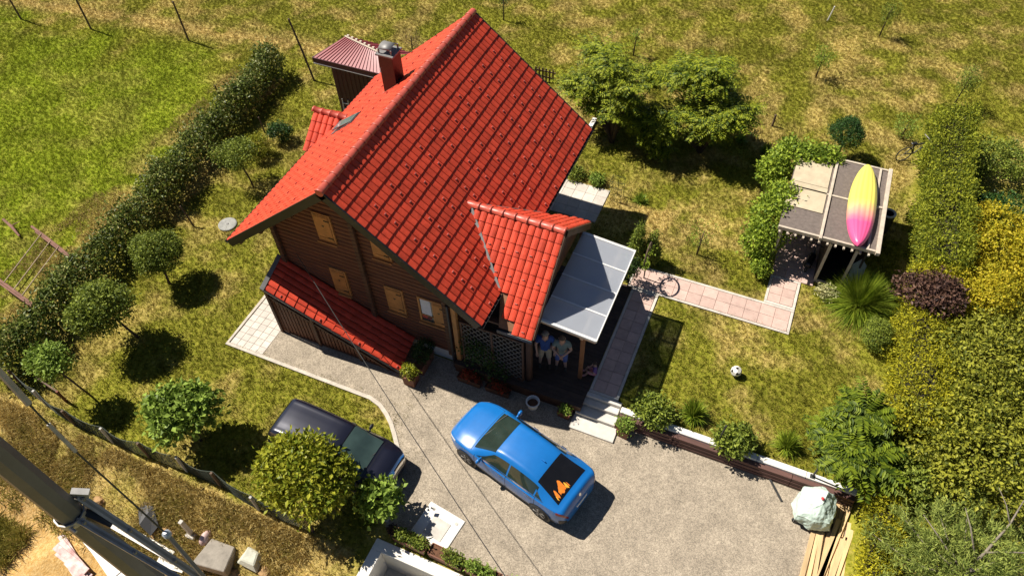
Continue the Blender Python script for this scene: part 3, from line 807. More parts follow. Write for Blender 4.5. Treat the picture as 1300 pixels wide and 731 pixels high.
# snow guards in a staggered pattern
M_guard = mat('snow guard', (0.50, 0.16, 0.13), 0.35, 0.1, 5)
gmesh = MB().box(-0.04, 0.04, -0.015, 0.012, 0, 0.04).mesh('snow_guard', M_guard)
def guards(part, top, eu, ev, rows, cols, tw, ga, off, test):
    eu = Vector(eu).normalized(); ev = Vector(ev).normalized(); n = eu.cross(ev)
    for j in rows:
        for i in range(*cols):
            p = Vector(top)+eu*((i+(off if j % 2 else 0)+0.5)*tw)+ev*((j+0.6)*ga)
            if not test(p): continue
            M = Matrix((eu, ev, n)).transposed().to_4x4(); M.translation = p+n*0.048
            o = link('snow_guard', gmesh, part); o.matrix_local = M
guards(mr, (0.03, Y1, zmain(0.03)-dz), (0, -1, 0), (1, 0, -SL), range(3, 16, 2), (1, 40, 4), tw, ga, 2, lambda c: not (zporch(c.y) > zmain(c.x)-0.1 and c.x > 2.5))
guards(mr, (0.03, Y1, zmain(0.03)-dz), (0, -1, 0), (1, 0, -SL), range(4, 16, 4), (3, 42, 4), tw, ga, 0, lambda c: not (zporch(c.y) > zmain(c.x)-0.1 and c.x > 2.5))
guards(mr, (-0.03, 0.0, zmain(0.03)-dz), (0, 1, 0), (-1, 0, -SL), range(4, 16, 4), (1, 43, 2), tw, ga, 0, lambda c: abs(c.y-6.2) > 0.5 or c.x < -2)
guards(pr_, (RX1, RY-0.02, RZ-dz), (-1, 0, 0), (0, -1, -RS), range(2, 9, 2), (1, 14, 2), (RX1-2.70)/14, pl/nvp, 1, lambda c: c.x > valley(c.y)+0.1 and c.x > 4.7 if c.y < 1.4 else c.x > valley(c.y)+0.1)
guards(lr, L3(LX0, LYW, -0.03), (0, -1, -0.34), (1, 0, -0.452), range(1, 14, 4), (5, 6, 1), lw/6, LL/14, 0, lambda c: True)
# service wire from the front gable to the street, well above the gravel
wire = MB(); wp = []
for k in range(13):
    t = k/12; wp.append((-2.40+t*(9.2+2.40), 0.66+t*(-7.2-0.66), 3.25+t*(4.9-3.25)-0.35*4*t*(1-t)))
wire.tube(wp, 0.012, 5); tag(wire.build('service_wire', M_dark), 'thin overhead wire running from the brown gable wall out over the gravel', 'wire')

# ------------------------------------------------------------------ terrace
td = thing('terrace_deck', 'dark timber terrace deck under the porch and the clear canopy', 'deck', (5.2, 0.4, 0))
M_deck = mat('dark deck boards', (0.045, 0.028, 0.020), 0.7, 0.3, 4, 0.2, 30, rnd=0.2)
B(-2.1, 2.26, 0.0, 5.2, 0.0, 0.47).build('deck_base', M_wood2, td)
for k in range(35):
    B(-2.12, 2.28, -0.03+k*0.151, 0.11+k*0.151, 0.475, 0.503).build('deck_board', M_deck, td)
lt = thing('lattice_screen', 'dark crisscross lattice screen closing the front of the porch', 'lattice', (4.4, 0.60, 0.5))
M_lat = mat('grey lattice', (0.11, 0.095, 0.08), 0.7, 0.2, 6)
for a, b_ in ((-1.0, 1.05),):
    for x in (a, (a+b_)/2, b_): B(x-0.03, x+0.03, -0.03, 0.03, 0, 2.15).build('frame_post', M_wood2, lt)
    for z in (0.02, 2.12): B(a+0.031, b_-0.031, -0.031, 0.029, z-0.025, z+0.025).build('frame_rail', M_wood2, lt)
    for k in range(-9, 10):
        for s in (-1, 1):
            x0, z0 = (a+b_)/2+k*0.22, 1.07
            lo, hi = -1.05, 1.05
            t0, t1 = lo, hi
            if s > 0: t0, t1 = max(lo, a+0.03-x0), min(hi, b_-0.03-x0)
            else: t0, t1 = max(lo, x0-b_+0.03), min(hi, x0-a-0.03)
            if t1-t0 > 0.1:
                MB().beam((x0+s*t0, 0.006*s, z0+t0), (x0+s*t1, 0.006*s, z0+t1), 0.010, 0.035).build('lath', M_lat, lt)
def vine(name, label, blobs, n, size, m, base, **k):
    r = thing(name, label, 'plant', base)
    leafy('foliage', blobs, n, size, m, r, base=base, **k)
    MB().tube([(0, 0, 0), (0.05, 0.05, 0.5), (-0.02, 0.02, 1.0)], [0.03, 0.02, 0.012], 6).build('stem', mat('bark', (0.09, 0.06, 0.04), 0.9, 0.3, 8, 0.4, 30), r)
    return r
L_dark = leaf_mat('dark climbing leaf', (0.010, 0.020, 0.006), (0.045, 0.075, 0.02))
vine('climbing_plant', 'dark climbing plant growing up the lattice screen', [(4.0, 0.5, 1.2, 0.6, 0.14, 0.8), (4.5, 0.48, 0.7, 0.5, 0.16, 0.35)], 1100, 0.09, L_dark, (4.0, 0.45, 0.03), spread=0.1)

# clear canopy on timber rafters
cn = thing('terrace_canopy', 'translucent polycarbonate terrace canopy on pale timber rafters', 'canopy', (6.65, 3.1, 0.45))
m, nt, b = nt_new('polycarbonate sheet')
tr = nt.nodes.new('ShaderNodeBsdfTransparent'); tr.inputs[0].default_value = (0.80, 0.86, 0.92, 1)
df = nt.nodes.new('ShaderNodeBsdfTranslucent'); df.inputs[0].default_value = (0.80, 0.82, 0.86, 1)
dd = nt.nodes.new('ShaderNodeBsdfDiffuse'); dd.inputs[0].default_value = (0.80, 0.83, 0.90, 1)
gl = nt.nodes.new('ShaderNodeBsdfGlossy'); gl.inputs['Roughness'].default_value = 0.3
g_ = nt.nodes.new('ShaderNodeNewGeometry'); wv = nt.nodes.new('ShaderNodeTexNoise'); wv.inputs['Scale'].default_value = 2.0; nt.links.new(g_.outputs['Position'], wv.inputs['Vector'])
mrn = nt.nodes.new('ShaderNodeMapRange'); mrn.inputs[3].default_value = 0.44; mrn.inputs[4].default_value = 0.54; nt.links.new(wv.outputs['Fac'], mrn.inputs[0])
def mixs(f, a, b2):
    x = nt.nodes.new('ShaderNodeMixShader')
    if isinstance(f, float): x.inputs[0].default_value = f
    else: nt.links.new(f, x.inputs[0])
    nt.links.new(a.outputs[0], x.inputs[1]); nt.links.new(b2.outputs[0], x.inputs[2]); return x
m1 = mixs(0.45, dd, df); m2 = mixs(mrn.outputs[0], tr, m1); m3 = mixs(0.16, m2, gl)
nt.links.new(m3.outputs[0], nt.nodes['Material Output'].inputs[0])
M_poly = m
M_rafter = mat('pale rafter timber', (0.62, 0.42, 0.27), 0.6, 0.15, 5)
M_alu = mat('white aluminium profile', (0.72, 0.71, 0.69), 0.4, 0.08, 5)
PX0, PX1, PY0, PY1 = -0.90, 0.86, -1.88, 1.86
def zp(x): return 2.74-0.10*(x-PX0)
for k in range(4):
    y0 = PY0+k*(PY1-PY0)/4; y1 = y0+(PY1-PY0)/4
    MB().add([(PX0, y0+0.008, zp(PX0)), (PX1, y0+0.008, zp(PX1)), (PX1, y1-0.008, zp(PX1)), (PX0, y1-0.008, zp(PX0)), (PX0, y0+0.008, zp(PX0)+0.012), (PX1, y0+0.008, zp(PX1)+0.012), (PX1, y1-0.008, zp(PX1)+0.012), (PX0, y1-0.008, zp(PX0)+0.012)],
             [(0, 3, 2, 1), (4, 5, 6, 7), (0, 1, 5, 4), (1, 2, 6, 5), (2, 3, 7, 6), (3, 0, 4, 7)]).build('polycarbonate_sheet', M_poly, cn)
for k in range(5):
    y = PY0+k*(PY1-PY0)/4
    MB().beam((PX0, y, zp(PX0)-0.06), (PX1, y, zp(PX1)-0.06), 0.09, 0.10).build('rafter', M_rafter, cn)
    MB().beam((PX0, y, zp(PX0)+0.022), (PX1, y, zp(PX1)+0.022), 0.05, 0.016).build('cover_strip', M_alu, cn)
MB().beam((0.42, PY0-0.02, zp(0.42)-0.17), (0.42, PY1+0.02, zp(0.42)-0.17), 0.10, 0.10).build('purlin', M_rafter, cn)
for y in (PY0, PY1):
    MB().beam((PX0, y-math.copysign(0.0, y)+math.copysign(0.045, y), zp(PX0)), (PX1, y+math.copysign(0.045, y), zp(PX1)), 0.03, 0.07).build('edge_profile', M_alu, cn)
MB().beam((PX1+0.02, PY0-0.05, zp(PX1)), (PX1+0.02, PY1+0.05, zp(PX1)), 0.03, 0.09).build('edge_profile', M_alu, cn)
M_post = mat('orange brown post', (0.24, 0.095, 0.035), 0.6, 0.2, 5)
for y in (-1.68, 1.68):
    B(0.36, 0.48, y-0.06, y+0.06, 0.0, zp(0.42)-0.225).build('post', M_post, cn, 0.008)

# ------------------------------------------------------------------ vegetation
M_bark = mat('bark', (0.09, 0.06, 0.04), 0.9, 0.3, 8, 0.4, 30)
M_bark2 = mat('grey bark', (0.20, 0.17, 0.13), 0.9, 0.3, 8, 0.4, 30)
L_laurel = leaf_mat('laurel leaf', (0.024, 0.040, 0.009), (0.115, 0.142, 0.030), 0.4, 0.2, glint=(0.22, 0.22, 0.09))  # palest leaves paint bright glints into the hedge colour
L_green = leaf_mat('fresh green leaf', (0.060, 0.102, 0.014), (0.175, 0.231, 0.035), 0.5, 0.3)
L_citrus = leaf_mat('yellow green leaf', (0.080, 0.105, 0.010), (0.225, 0.225, 0.025), 0.42, 0.3)
L_fig = leaf_mat('fig leaf', (0.066, 0.102, 0.017), (0.180, 0.247, 0.051), 0.5, 0.25)
L_box = leaf_mat('boxwood leaf', (0.039, 0.061, 0.011), (0.168, 0.200, 0.035), 0.5, 0.25)
L_deep = leaf_mat('deep green leaf', (0.011, 0.031, 0.009), (0.036, 0.078, 0.019), 0.45, 0.2)
L_sumac = leaf_mat('feather leaf', (0.030, 0.054, 0.006), (0.200, 0.225, 0.020), 0.5, 0.3)
L_thuja = leaf_mat('thuja spray', (0.045, 0.065, 0.008), (0.218, 0.230, 0.023), 0.6, 0.25)
L_yellow = leaf_mat('golden leaf', (0.170, 0.165, 0.012), (0.340, 0.275, 0.022), 0.5, 0.3)
L_lime = leaf_mat('lime hedge leaf', (0.090, 0.100, 0.010), (0.300, 0.275, 0.020), 0.5, 0.3)
L_privet = leaf_mat('privet leaf', (0.048, 0.060, 0.008), (0.205, 0.205, 0.028), 0.5, 0.25, wscale=0.8)
L_purple = leaf_mat('purple leaf', (0.022, 0.012, 0.014), (0.100, 0.055, 0.045), 0.45, 0.2)
L_pine = leaf_mat('pine needles', (0.054, 0.078, 0.017), (0.208, 0.240, 0.064), 0.6, 0.2)
L_grass = leaf_mat('long grass blade', (0.054, 0.090, 0.010), (0.169, 0.208, 0.023), 0.5, 0.3)
L_ivy = leaf_mat('vine leaf', (0.066, 0.108, 0.014), (0.217, 0.273, 0.035), 0.5, 0.3)

def trunk(parent, paths, m=M_bark, name='trunk'):
    mb = MB(); mb.smooth = True
    for pts, r in paths:
        mb.tube(pts, [r[0]+(r[1]-r[0])*i/(len(pts)-1) for i in range(len(pts))], 7)
    return mb.build(name, m, parent)
def limbs(c, n, r, z0, rad=0.022, rng=random):
    out = []
    for k in range(n):
        t = 6.283*k/n+rng.random()
        e = (c[0]+r[0]*0.7*math.cos(t), c[1]+r[1]*0.7*math.sin(t), c[2]+r[2]*(0.1+0.5*rng.random()))
        mid = ((e[0]*0.45), (e[1]*0.45), z0+(e[2]-z0)*0.6)
        out.append(([(0, 0, z0), mid, e], (rad, rad*0.35)))
    return out
def round_tree(name, label, base, c, r, n, size, m, cat='tree', lumps=10, bark=M_bark, tr=0.05, nl=5, group=None, rough=False, **kw):
    """base world point, c crown centre (world), r crown radii"""
    rt = thing(name, label, cat, base, group=group)
    blobs = [(*c, r[0]*0.82, r[1]*0.82, r[2]*0.82)]
    for k in range(lumps):
        d = unit(RNG.normal(size=3)); d[2] = abs(d[2])*0.9-0.25; q = 0.36+0.16*RNG.random()
        if rough: q *= 0.55+0.75*RNG.random()
        o_ = 0.80 if rough else 0.66
        blobs.append((c[0]+d[0]*r[0]*o_, c[1]+d[1]*r[1]*o_, c[2]+d[2]*r[2]*o_, r[0]*q, r[1]*q, r[2]*q))
    if rough: blobs[0] = (*c, r[0]*0.68, r[1]*0.68, r[2]*0.68)
    leafy('crown', blobs, n, size, m, rt, base=base, **kw)
    cl = (c[0]-base[0], c[1]-base[1], c[2]-base[2])
    z0 = max(0.1, (cl[2]-r[2]*0.85))
    f = z0/max(cl[2], 0.01)
    st = (cl[0]*f, cl[1]*f, z0)
    paths = [([(0, 0, -0.05), (cl[0]*f*0.4, cl[1]*f*0.6, z0*0.5), st], (tr, tr*0.75))]
    for k in range(nl):
        t = 6.283*k/nl+random.random()
        e = (cl[0]+r[0]*0.7*math.cos(t), cl[1]+r[1]*0.7*math.sin(t), cl[2]+r[2]*(random.random()*0.6-0.1))
        mid = tuple(st[i]+(e[i]-st[i])*0.5+(0.05 if i == 2 else 0) for i in range(3))
        paths.append(([st, mid, e], (tr*0.6, tr*0.2)))
    trunk(rt, paths, bark)
    return rt

# trees on the left lawn
round_tree('ball_tree', 'clipped round green tree on a leaning trunk beside the laurel hedge', (-8.35, -0.20, 0), (-8.50, 0.05, 1.40), (0.80, 0.80, 0.78), 11500, 0.075, L_box, spread=0.07, lumps=14, shell=0.18)
round_tree('fruit_tree', 'dark leafy tree with forked stems against the laurel hedge', (-7.75, -2.55, 0), (-8.10, -2.80, 1.75), (1.02, 0.97, 0.85), 9500, 0.10, L_box, spread=0.11, nl=7)
round_tree('sapling_tree', 'small pale green tree on a thin bare trunk at the fence corner', (-7.55, -5.02, 0), (-7.95, -5.18, 1.95), (0.62, 0.58, 0.48), 2200, 0.12, L_fig, spread=0.08, tr=0.035)
round_tree('fig_tree', 'bright large leaved tree on the lawn behind the dark car', (-3.15, -4.95, 0), (-3.35, -4.80, 1.45), (0.92, 0.88, 0.62), 3000, 0.17, L_fig, spread=0.12, asp=0.75, low=0.2)
round_tree('round_tree', 'dense round yellow green tree hanging over the dark car', (1.62, -5.45, 0), (1.32, -5.15, 1.80), (1.22, 1.18, 0.95), 6500, 0.15, L_citrus, spread=0.09, asp=0.55, lumps=16, shell=0.2, tr=0.07)
round_tree('small_fig', 'sparse green shrub with broad leaves beside the planters', (3.10, -4.90, 0.02), (3.22, -4.82, 0.95), (0.62, 0.55, 0.55), 700, 0.17, L_fig, cat='shrub', spread=0.12, asp=0.8, tr=0.03)
round_tree('small_tree', 'grey green multi stemmed small tree near the sunny side of the house', (-8.55, 5.30, 0), (-9.05, 5.45, 1.45), (0.85, 0.80, 0.55), 3600, 0.085, L_box, spread=0.10, tr=0.04, nl=7)
round_tree('yellow_bush', 'yellow green bush beside the grey green small tree', (-9.45, 7.0, 0), (-9.48, 7.0, 0.55), (0.55, 0.55, 0.55), 2600, 0.07, L_citrus, cat='bush', spread=0.06, tr=0.03)
round_tree('dark_bush', 'small dark round bush near the side gable', (-9.15, 8.25, 0), (-9.2, 8.25, 0.45), (0.52, 0.52, 0.48), 2600, 0.07, L_deep, cat='bush', spread=0.06, tr=0.03)
round_tree('ball_tree', 'dark green clipped ball tree on a short trunk behind the shelter', (13.15, 15.45, 0.45), (13.12, 15.4, 1.65), (0.66, 0.66, 0.66), 7500, 0.06, L_deep, spread=0.05, lumps=14, shell=0.15, tr=0.07)
# left laurel hedge along the fence
hd = thing('laurel_hedge', 'long dark glossy laurel hedge along the left boundary of the lawn', 'hedge', (-10.9, 3.5, 0))
hb = []
for k in range(74):
    y = -5.4+k*0.243
    x = -10.65-0.1*(y+4)+random.gauss(0, 0.10); q = 1+0.28*math.sin(k*0.55)*random.random()
    hb.append((x, y, 0.62*q+0.10, 0.50*q, 0.42, 0.66*q))
leafy('foliage', hb, 30000, 0.13, L_laurel, hd, base=(-10.9, 3.5, 0), spread=0.14, shell=0.4, asp=0.5, per=7)
hs = MB()
for k in range(40):
    y = -5.2+k*0.45; x = -10.65-0.1*(y+4)
    hs.tube([(x+10.9, y-3.5, 0), (x+10.9+random.gauss(0, .1), y-3.5, 0.9)], [0.025, 0.01], 5)
hs.build('stems', M_bark, hd)

# feather leaved sumac trees
def fronds(name, tips, parent, base, m, nf=9, ln=0.62, seed=1):
    rng = np.random.default_rng(seed); P = []; D = []; N = []; L_ = []; W = []
    for tx, ty, tz, sc in tips:
        for k in range(nf):
            a = 6.283*k/nf+rng.random()*0.6; el = 0.15+0.85*rng.random(); l = ln*sc*(0.7+0.6*rng.random())
            h = np.array([math.cos(a), math.sin(a), 0]); s = np.array([-math.sin(a), math.cos(a), 0])
            for j in range(11):
                t = (j+0.8)/11.5
                p = np.array([tx, ty, tz])+h*l*t*math.cos(el*0.6)+np.array([0, 0, 1])*l*(math.sin(el)*t-0.42*t*t)
                tang = h+np.array([0, 0, 1])*(math.sin(el)-1.5*t)
                w = 0.20*sc*(1-0.55*abs(t-0.4))
                for sd in (-1, 1):
                    P.append(p); D.append(s*sd*0.9+h*0.45+np.array([0, 0, -0.25])+rng.normal(size=3)*0.08); N.append(np.array([0, 0, 1])+tang*0.0+rng.normal(size=3)*0.15); L_.append(w); W.append(w*0.36)
    return link(name, leaves(name, np.array(P)-np.array(base), np.array(D), np.array(N), np.array(L_), np.array(W), m), parent)
def sumac(label, base, c, r, n, seed, sc=1.0, cat='tree', m=L_sumac, ln=0.62, nf=9):
    rng = np.random.default_rng(seed)
    rt = thing('sumac_tree', label, cat, base); head = np.array(c)
    tips = []; paths = []
    for k in range(n):
        if k % 6 == 0:
            d0 = unit(rng.normal(size=3)); head = np.array(c)+d0*np.array(r)*(0.45+0.5*rng.random())
        d = unit(rng.normal(size=3)); d[2] = d[2]*0.8+0.3
        p = head+d*np.array(r)*0.26*(0.5+0.6*rng.random())
        p[2] = max(p[2], base[2]+0.45)
        tips.append((*p, sc*(0.75+0.4*rng.random())))
        if k % 2 == 0:
            e = p-np.array(base); a = rng.random()*6.283
            paths.append(([(0.06*math.cos(a), 0.06*math.sin(a), -0.05), (e[0]*0.35, e[1]*0.35, e[2]*0.45), (e[0]*0.8, e[1]*0.8, e[2]*0.8), tuple(e)], (0.035, 0.010)))
    fronds('crown', tips, rt, base, m, nf, ln, seed)
    trunk(rt, paths, M_bark)
sumac('tall feathery green tree standing close to the back corner of the red roof', (4.35, 12.9, 0.45), (4.0, 13.6, 2.15), (1.7, 1.5, 2.1), 84, 11, ln=0.82, nf=10)
sumac('wide feathery green tree casting a deep shadow on the worn lawn', (7.9, 13.6, 0.45), (7.6, 14.0, 2.2), (2.0, 1.6, 2.1), 104, 12, ln=0.82, nf=10)
sumac('low feathery green shrub between the two tall feathery trees', (6.2, 12.9, 0.45), (6.0, 13.1, 1.3), (1.15, 0.95, 0.8), 40, 14, 0.9, 'shrub')
sumac('large broad leaved feathery shrub at the end of the brown wall', (15.3, 1.7, 0.45), (15.15, 1.85, 1.25), (1.2, 1.2, 0.8), 34, 13, 1.3, 'shrub', leaf_mat('broad feather leaf', (0.026, 0.046, 0.006), (0.120, 0.155, 0.014), 0.5, 0.3), 0.60, 10)

# clipped and loose hedges on the right
def hedge(name, label, boxes, n, size, m, base, lump=0.35, asp=0.4, stems=True, cat='hedge', spread=0.08, drop=0.12, topw=0.5, jit=0.05):
    """leaves over the faces of boxes (x0,x1,y0,y1,z0,z1) with lumpy surface"""
    rt = thing(name, label, cat, base)
    P = []; O = []
    bx = np.array(boxes, float)
    A = []
    for b in bx:
        dx, dy, dz_ = b[1]-b[0], b[3]-b[2], b[5]-b[4]
        A += [dx*dy*(1+topw), dy*dz_, dy*dz_, dx*dz_, dx*dz_]
    A = np.array(A); idx = RNG.choice(len(A), n//6, p=A/A.sum())
    u = RNG.random((len(idx), 2))
    for i, (a, c) in zip(idx, u):
        b = bx[i//5]; f = i % 5
        x = b[0]+a*(b[1]-b[0]); y = b[2]+c*(b[3]-b[2]); z = b[4]+c*(b[5]-b[4])
        if f == 0: p = (x, y, b[5]); o = (0, 0, 1)
        elif f == 1: p = (b[0], b[2]+a*(b[3]-b[2]), z); o = (-1, 0, 0.2)
        elif f == 2: p = (b[1], b[2]+a*(b[3]-b[2]), z); o = (1, 0, 0.2)
        elif f == 3: p = (x, b[2], z); o = (0, -1, 0.2)
        else: p = (x, b[3], z); o = (0, 1, 0.2)
        P.append(p); O.append(o)
    P = np.array(P); O = np.array(O)
    lum = (fbm(P[:, 0]*1.0+P[:, 2], P[:, 1]+P[:, 2]*0.7, 1.3, 3)-0.5)
    P = P+O*(lum*lump)[:, None]-O*np.abs(RNG.normal(size=len(P)))[:, None]*drop
    P = np.repeat(P, 6, 0)+RNG.normal(size=(len(P)*6, 3))*spread; O = np.repeat(O, 6, 0)
    k = len(P)
    D = unit(O*0.7+RNG.normal(size=(k, 3))*0.7+np.array([0, 0, 0.15])); N = unit(O+RNG.normal(size=(k, 3))*0.6)
    s = size*(0.6+0.8*RNG.random(k))
    link('foliage', leaves('foliage', P-np.array(base), D, N, s, s*asp, m), rt)
    # dark woody inside that keeps the light from going through
    mb = MB()
    for b in bx:
        w = min(0.3, (b[1]-b[0])*0.25)
        mb.box(b[0]+w-base[0], b[1]-w-base[0], b[2]+w-base[1], b[3]-w-base[1], b[4]-0.1-base[2], b[5]-0.3-base[2])
    mb.build('inner_branches', mat('twig mass', (0.030, 0.026, 0.012), 0.95, 0.4, 6, 0.6, 15), rt)
    return rt
hedge('thuja_hedge', 'tall clipped thuja hedge behind the kayak shelter', [(16.15, 17.55, 9.0, 17.8, 0.45, 2.45)], 42000, 0.10, L_thuja, (16.8, 13.0, 0.45), lump=0.95, drop=0.22)
hedge('lime_hedge', 'bright yellow green clipped hedge edging the lawn', [(16.0, 17.3, 2.6, 9.0, 0.45, 2.15)], 24000, 0.095, L_lime, (16.6, 5.8, 0.45), lump=0.6, spread=0.07, drop=0.2)
hedge('low_lime_hedge', 'low yellow green hedge along the lumber pile', [(15.85, 16.7, -3.5, 1.2, 0.30, 1.15)], 11000, 0.09, L_lime, (16.2, -1.2, 0.45), lump=0.3, spread=0.07)
# loose shrubs: each its own plant
def shrub(name, label, c, r, n, size, m, lumps=14, cat='shrub', **kw):
    base = (c[0], c[1], 0.45)
    return round_tree(name, label, base, c, r, n, size, m, cat=cat, lumps=lumps, tr=0.06, rough=True, **kw)
shrub('purple_shrub', 'dark purple leaved shrub growing out of the clipped hedge', (16.55, 7.55, 2.0), (0.85, 0.75, 0.80), 4200, 0.11, L_purple, spread=0.09, asp=0.6)
shrub('golden_shrub', 'golden yellow shrub in the sun behind the thuja hedge', (19.0, 11.0, 1.4), (1.45, 1.6, 1.1), 12000, 0.10, L_yellow, spread=0.08)
shrub('golden_shrub', 'smaller golden shrub beside the purple leaved one', (18.1, 8.4, 1.45), (1.05, 1.2, 1.0), 7000, 0.09, L_yellow, spread=0.08)
shrub('privet_shrub', 'wide olive green privet mass behind the bright clipped hedge', (18.2, 5.4, 1.45), (1.35, 2.1, 1.15), 15000, 0.115, L_privet, lumps=34, spread=0.085)
shrub('privet_shrub', 'olive green privet mass with pale twigs beside the feathery shrub', (18.4, 2.7, 1.45), (1.8, 1.7, 1.15), 15000, 0.12, L_privet, lumps=34, spread=0.09)
shrub('dark_shrub', 'shaded green shrub under the feathery shrub by the hedge', (16.9, 1.6, 0.9), (0.9, 0.8, 0.7), 4200, 0.10, L_box, spread=0.09)
shrub('green_shrub', 'mid green loose shrub at the far end of the thuja hedge', (18.6, 16.4, 1.2), (1.4, 1.2, 0.95), 8000, 0.09, L_box, spread=0.1)
shrub('green_shrub', 'loose leafy shrub in the dark gap behind the thuja hedge', (20.9, 13.6, 0.8), (0.9, 0.8, 0.5), 3500, 0.10, L_thuja, spread=0.1)
shrub('privet_shrub', 'olive shrub at the frame edge beyond the golden shrubs', (20.6, 7.6, 1.3), (1.3, 1.9, 1.1), 9000, 0.10, L_privet, spread=0.1)
shrub('privet_shrub', 'tall olive shrub beyond the privet with the pale twigs', (20.7, 4.0, 1.35), (1.2, 1.9, 1.15), 8000, 0.10, L_privet, spread=0.1)
shrub('dark_shrub', 'added dark shrub standing in for the shadow behind the thuja hedge', (19.0, 13.4, 0.95), (1.0, 1.0, 0.75), 6000, 0.10, L_deep, spread=0.09)  # added shrub, its deep green stands in for the hedge's shadow
# pine at the right front
pn = thing('pine_tree', 'spreading pale green pine with bare grey branches by the lumber', 'tree', (18.0, -1.2, 0.45))
rng = np.random.default_rng(21); P = []; D = []; paths = [([(0, 0, -0.05), (0.05, 0, 0.8), (0.0, 0.05, 1.7)], (0.10, 0.05))]
for k in range(34):
    a = 6.283*k/34*3.2; z0 = 0.35+1.2*(k/34); ln = 2.0*(1.05-0.55*k/34)*(0.8+0.4*rng.random())
    e = np.array([math.cos(a)*ln, math.sin(a)*ln*1.15, z0+0.25+0.25*rng.random()])
    mid = np.array([e[0]*0.5, e[1]*0.5, z0+0.16])
    paths.append(([(0, 0, z0), tuple(mid), tuple(e)], (0.030, 0.008)))
    for j in range(40):
        t = 0.2+0.8*(j/40)
        p = np.array([e[0]*t, e[1]*t, z0+(e[2]-z0)*t+0.03])+rng.normal(size=3)*np.array([0.24, 0.24, 0.12])*(1.3-t*0.4)
        dirv = unit(e*np.array([1, 1, 0.3])+rng.normal(size=3)*0.8)
        for q in range(24):
            P.append(p+dirv*0.012*q+rng.normal(size=3)*0.015); D.append(dirv*0.6+rng.normal(size=3)*0.6+np.array([0, 0, 0.35]))
P = np.array(P); D = np.array(D)
link('crown', leaves('crown', P, D, unit(RNG.normal(size=P.shape)+np.array([0, 0, 0.6])), 0.12+0.06*RNG.random(len(P)), 0.022, L_pine), pn)
trunk(pn, paths, M_bark2)
dead = [([(0.1, 0.2, 1.0), (0.35, 0.7, 1.55), (0.75, 1.5, 1.9), (1.0, 2.2, 2.05)], (0.05, 0.015)), ([(0.35, 0.7, 1.55), (0.9, 0.8, 1.9), (1.3, 0.9, 2.0)], (0.03, 0.008)), ([(0.2, 0.5, 1.4), (-0.1, 1.1, 1.8), (-0.3, 1.5, 1.95)], (0.03, 0.008)), ([(0.0, 0.2, 1.1), (-0.6, 0.5, 1.6), (-1.2, 1.0, 1.8)], (0.035, 0.008)), ([(0.75, 1.5, 1.9), (0.6, 1.9, 2.05), (0.4, 2.3, 2.1)], (0.02, 0.006))]
trunk(pn, dead, M_bark2, 'dead_branch')

# ornamental grasses
def grass_clump(name, label, base, h, spread, n, m=L_grass, w=0.022, seed=3):
    rt = thing(name, label, 'grass clump', base)
    rng = np.random.default_rng(seed); V = []; F = []; R = []
    for i in range(n):
        a = rng.random()*6.283; el = 0.35+1.15*rng.random(); l = h*(0.7+0.5*rng.random())
        hd_ = np.array([math.cos(a), math.sin(a), 0]); s = np.array([-math.sin(a), math.cos(a), 0])*w
        b0 = hd_*0.12*rng.random(); k = len(V)
        for j in range(4):
            t = j/3
            p = b0+hd_*spread*l*t*math.cos(el)*1.1+np.array([0, 0, 1])*l*(t*math.sin(el)*1.1-0.5*t*t*math.cos(el))
            p[2] = max(p[2], 0.02)
            ww = (1-t*0.9)
            V += [p-s*ww, p+s*ww]
        F += [[k+2*j, k+2*j+1, k+2*j+3, k+2*j+2] for j in range(3)]; R += [rng.random()]*3
    link('blades', raw_mesh('blades', np.array(V), np.array(F), m, R, nper=4), rt)
    return rt
grass_clump('pampas_grass', 'big fountain of long green grass in front of the shelter', (14.85, 7.75, 0.45), 1.35, 1.0, 2600, w=0.013)
grass_clump('grass_tuft', 'green grass clump on the lawn between the two wall shrubs', (10.75, 1.45, 0.45), 0.75, 0.6, 380, seed=5)
grass_clump('grass_tuft', 'green grass clump on the lawn near the broad leaved shrub', (13.55, 1.5, 0.45), 0.70, 0.6, 340, seed=6)
round_tree('box_ball', 'clipped round box bush in front of the long grass', (15.45, 6.35, 0.45), (15.45, 6.35, 0.95), (0.55, 0.55, 0.52), 5200, 0.05, L_box, cat='bush', spread=0.04, shell=0.12, lumps=8, tr=0.04)
round_tree('wall_shrub', 'leafy green shrub on the coping beside the garden steps', (9.65, 1.05, 0.45), (9.6, 1.0, 0.75), (0.62, 0.48, 0.42), 2600, 0.11, L_box, cat='shrub', spread=0.08, tr=0.03)
round_tree('wall_shrub', 'leafy green shrub on the coping beside the thin post', (12.15, 0.98, 0.45), (12.15, 0.95, 0.78), (0.60, 0.48, 0.45), 2600, 0.11, L_box, cat='shrub', spread=0.08, tr=0.03)
# column shrubs by the canopy
for i, (x, y, h, lab) in enumerate(((7.20, 6.95, 1.75, 'upright narrow conifer at the outer corner of the canopy'), (7.72, 7.05, 1.45, 'shorter narrow conifer beside the upright one'))):
    rt = thing('column_conifer', lab, 'conifer', (x, y, 0.45))
    bl = [(x, y, 0.45+h*t, 0.34*(1-0.75*t), 0.34*(1-0.75*t), 0.22) for t in np.linspace(0.12, 0.95, 9)]
    leafy('crown', bl, 3200, 0.085, L_box, rt, base=(x, y, 0.45), spread=0.05, asp=0.4)
    trunk(rt, [([(0, 0, -0.05), (0, 0, h*0.9)], (0.04, 0.01))])
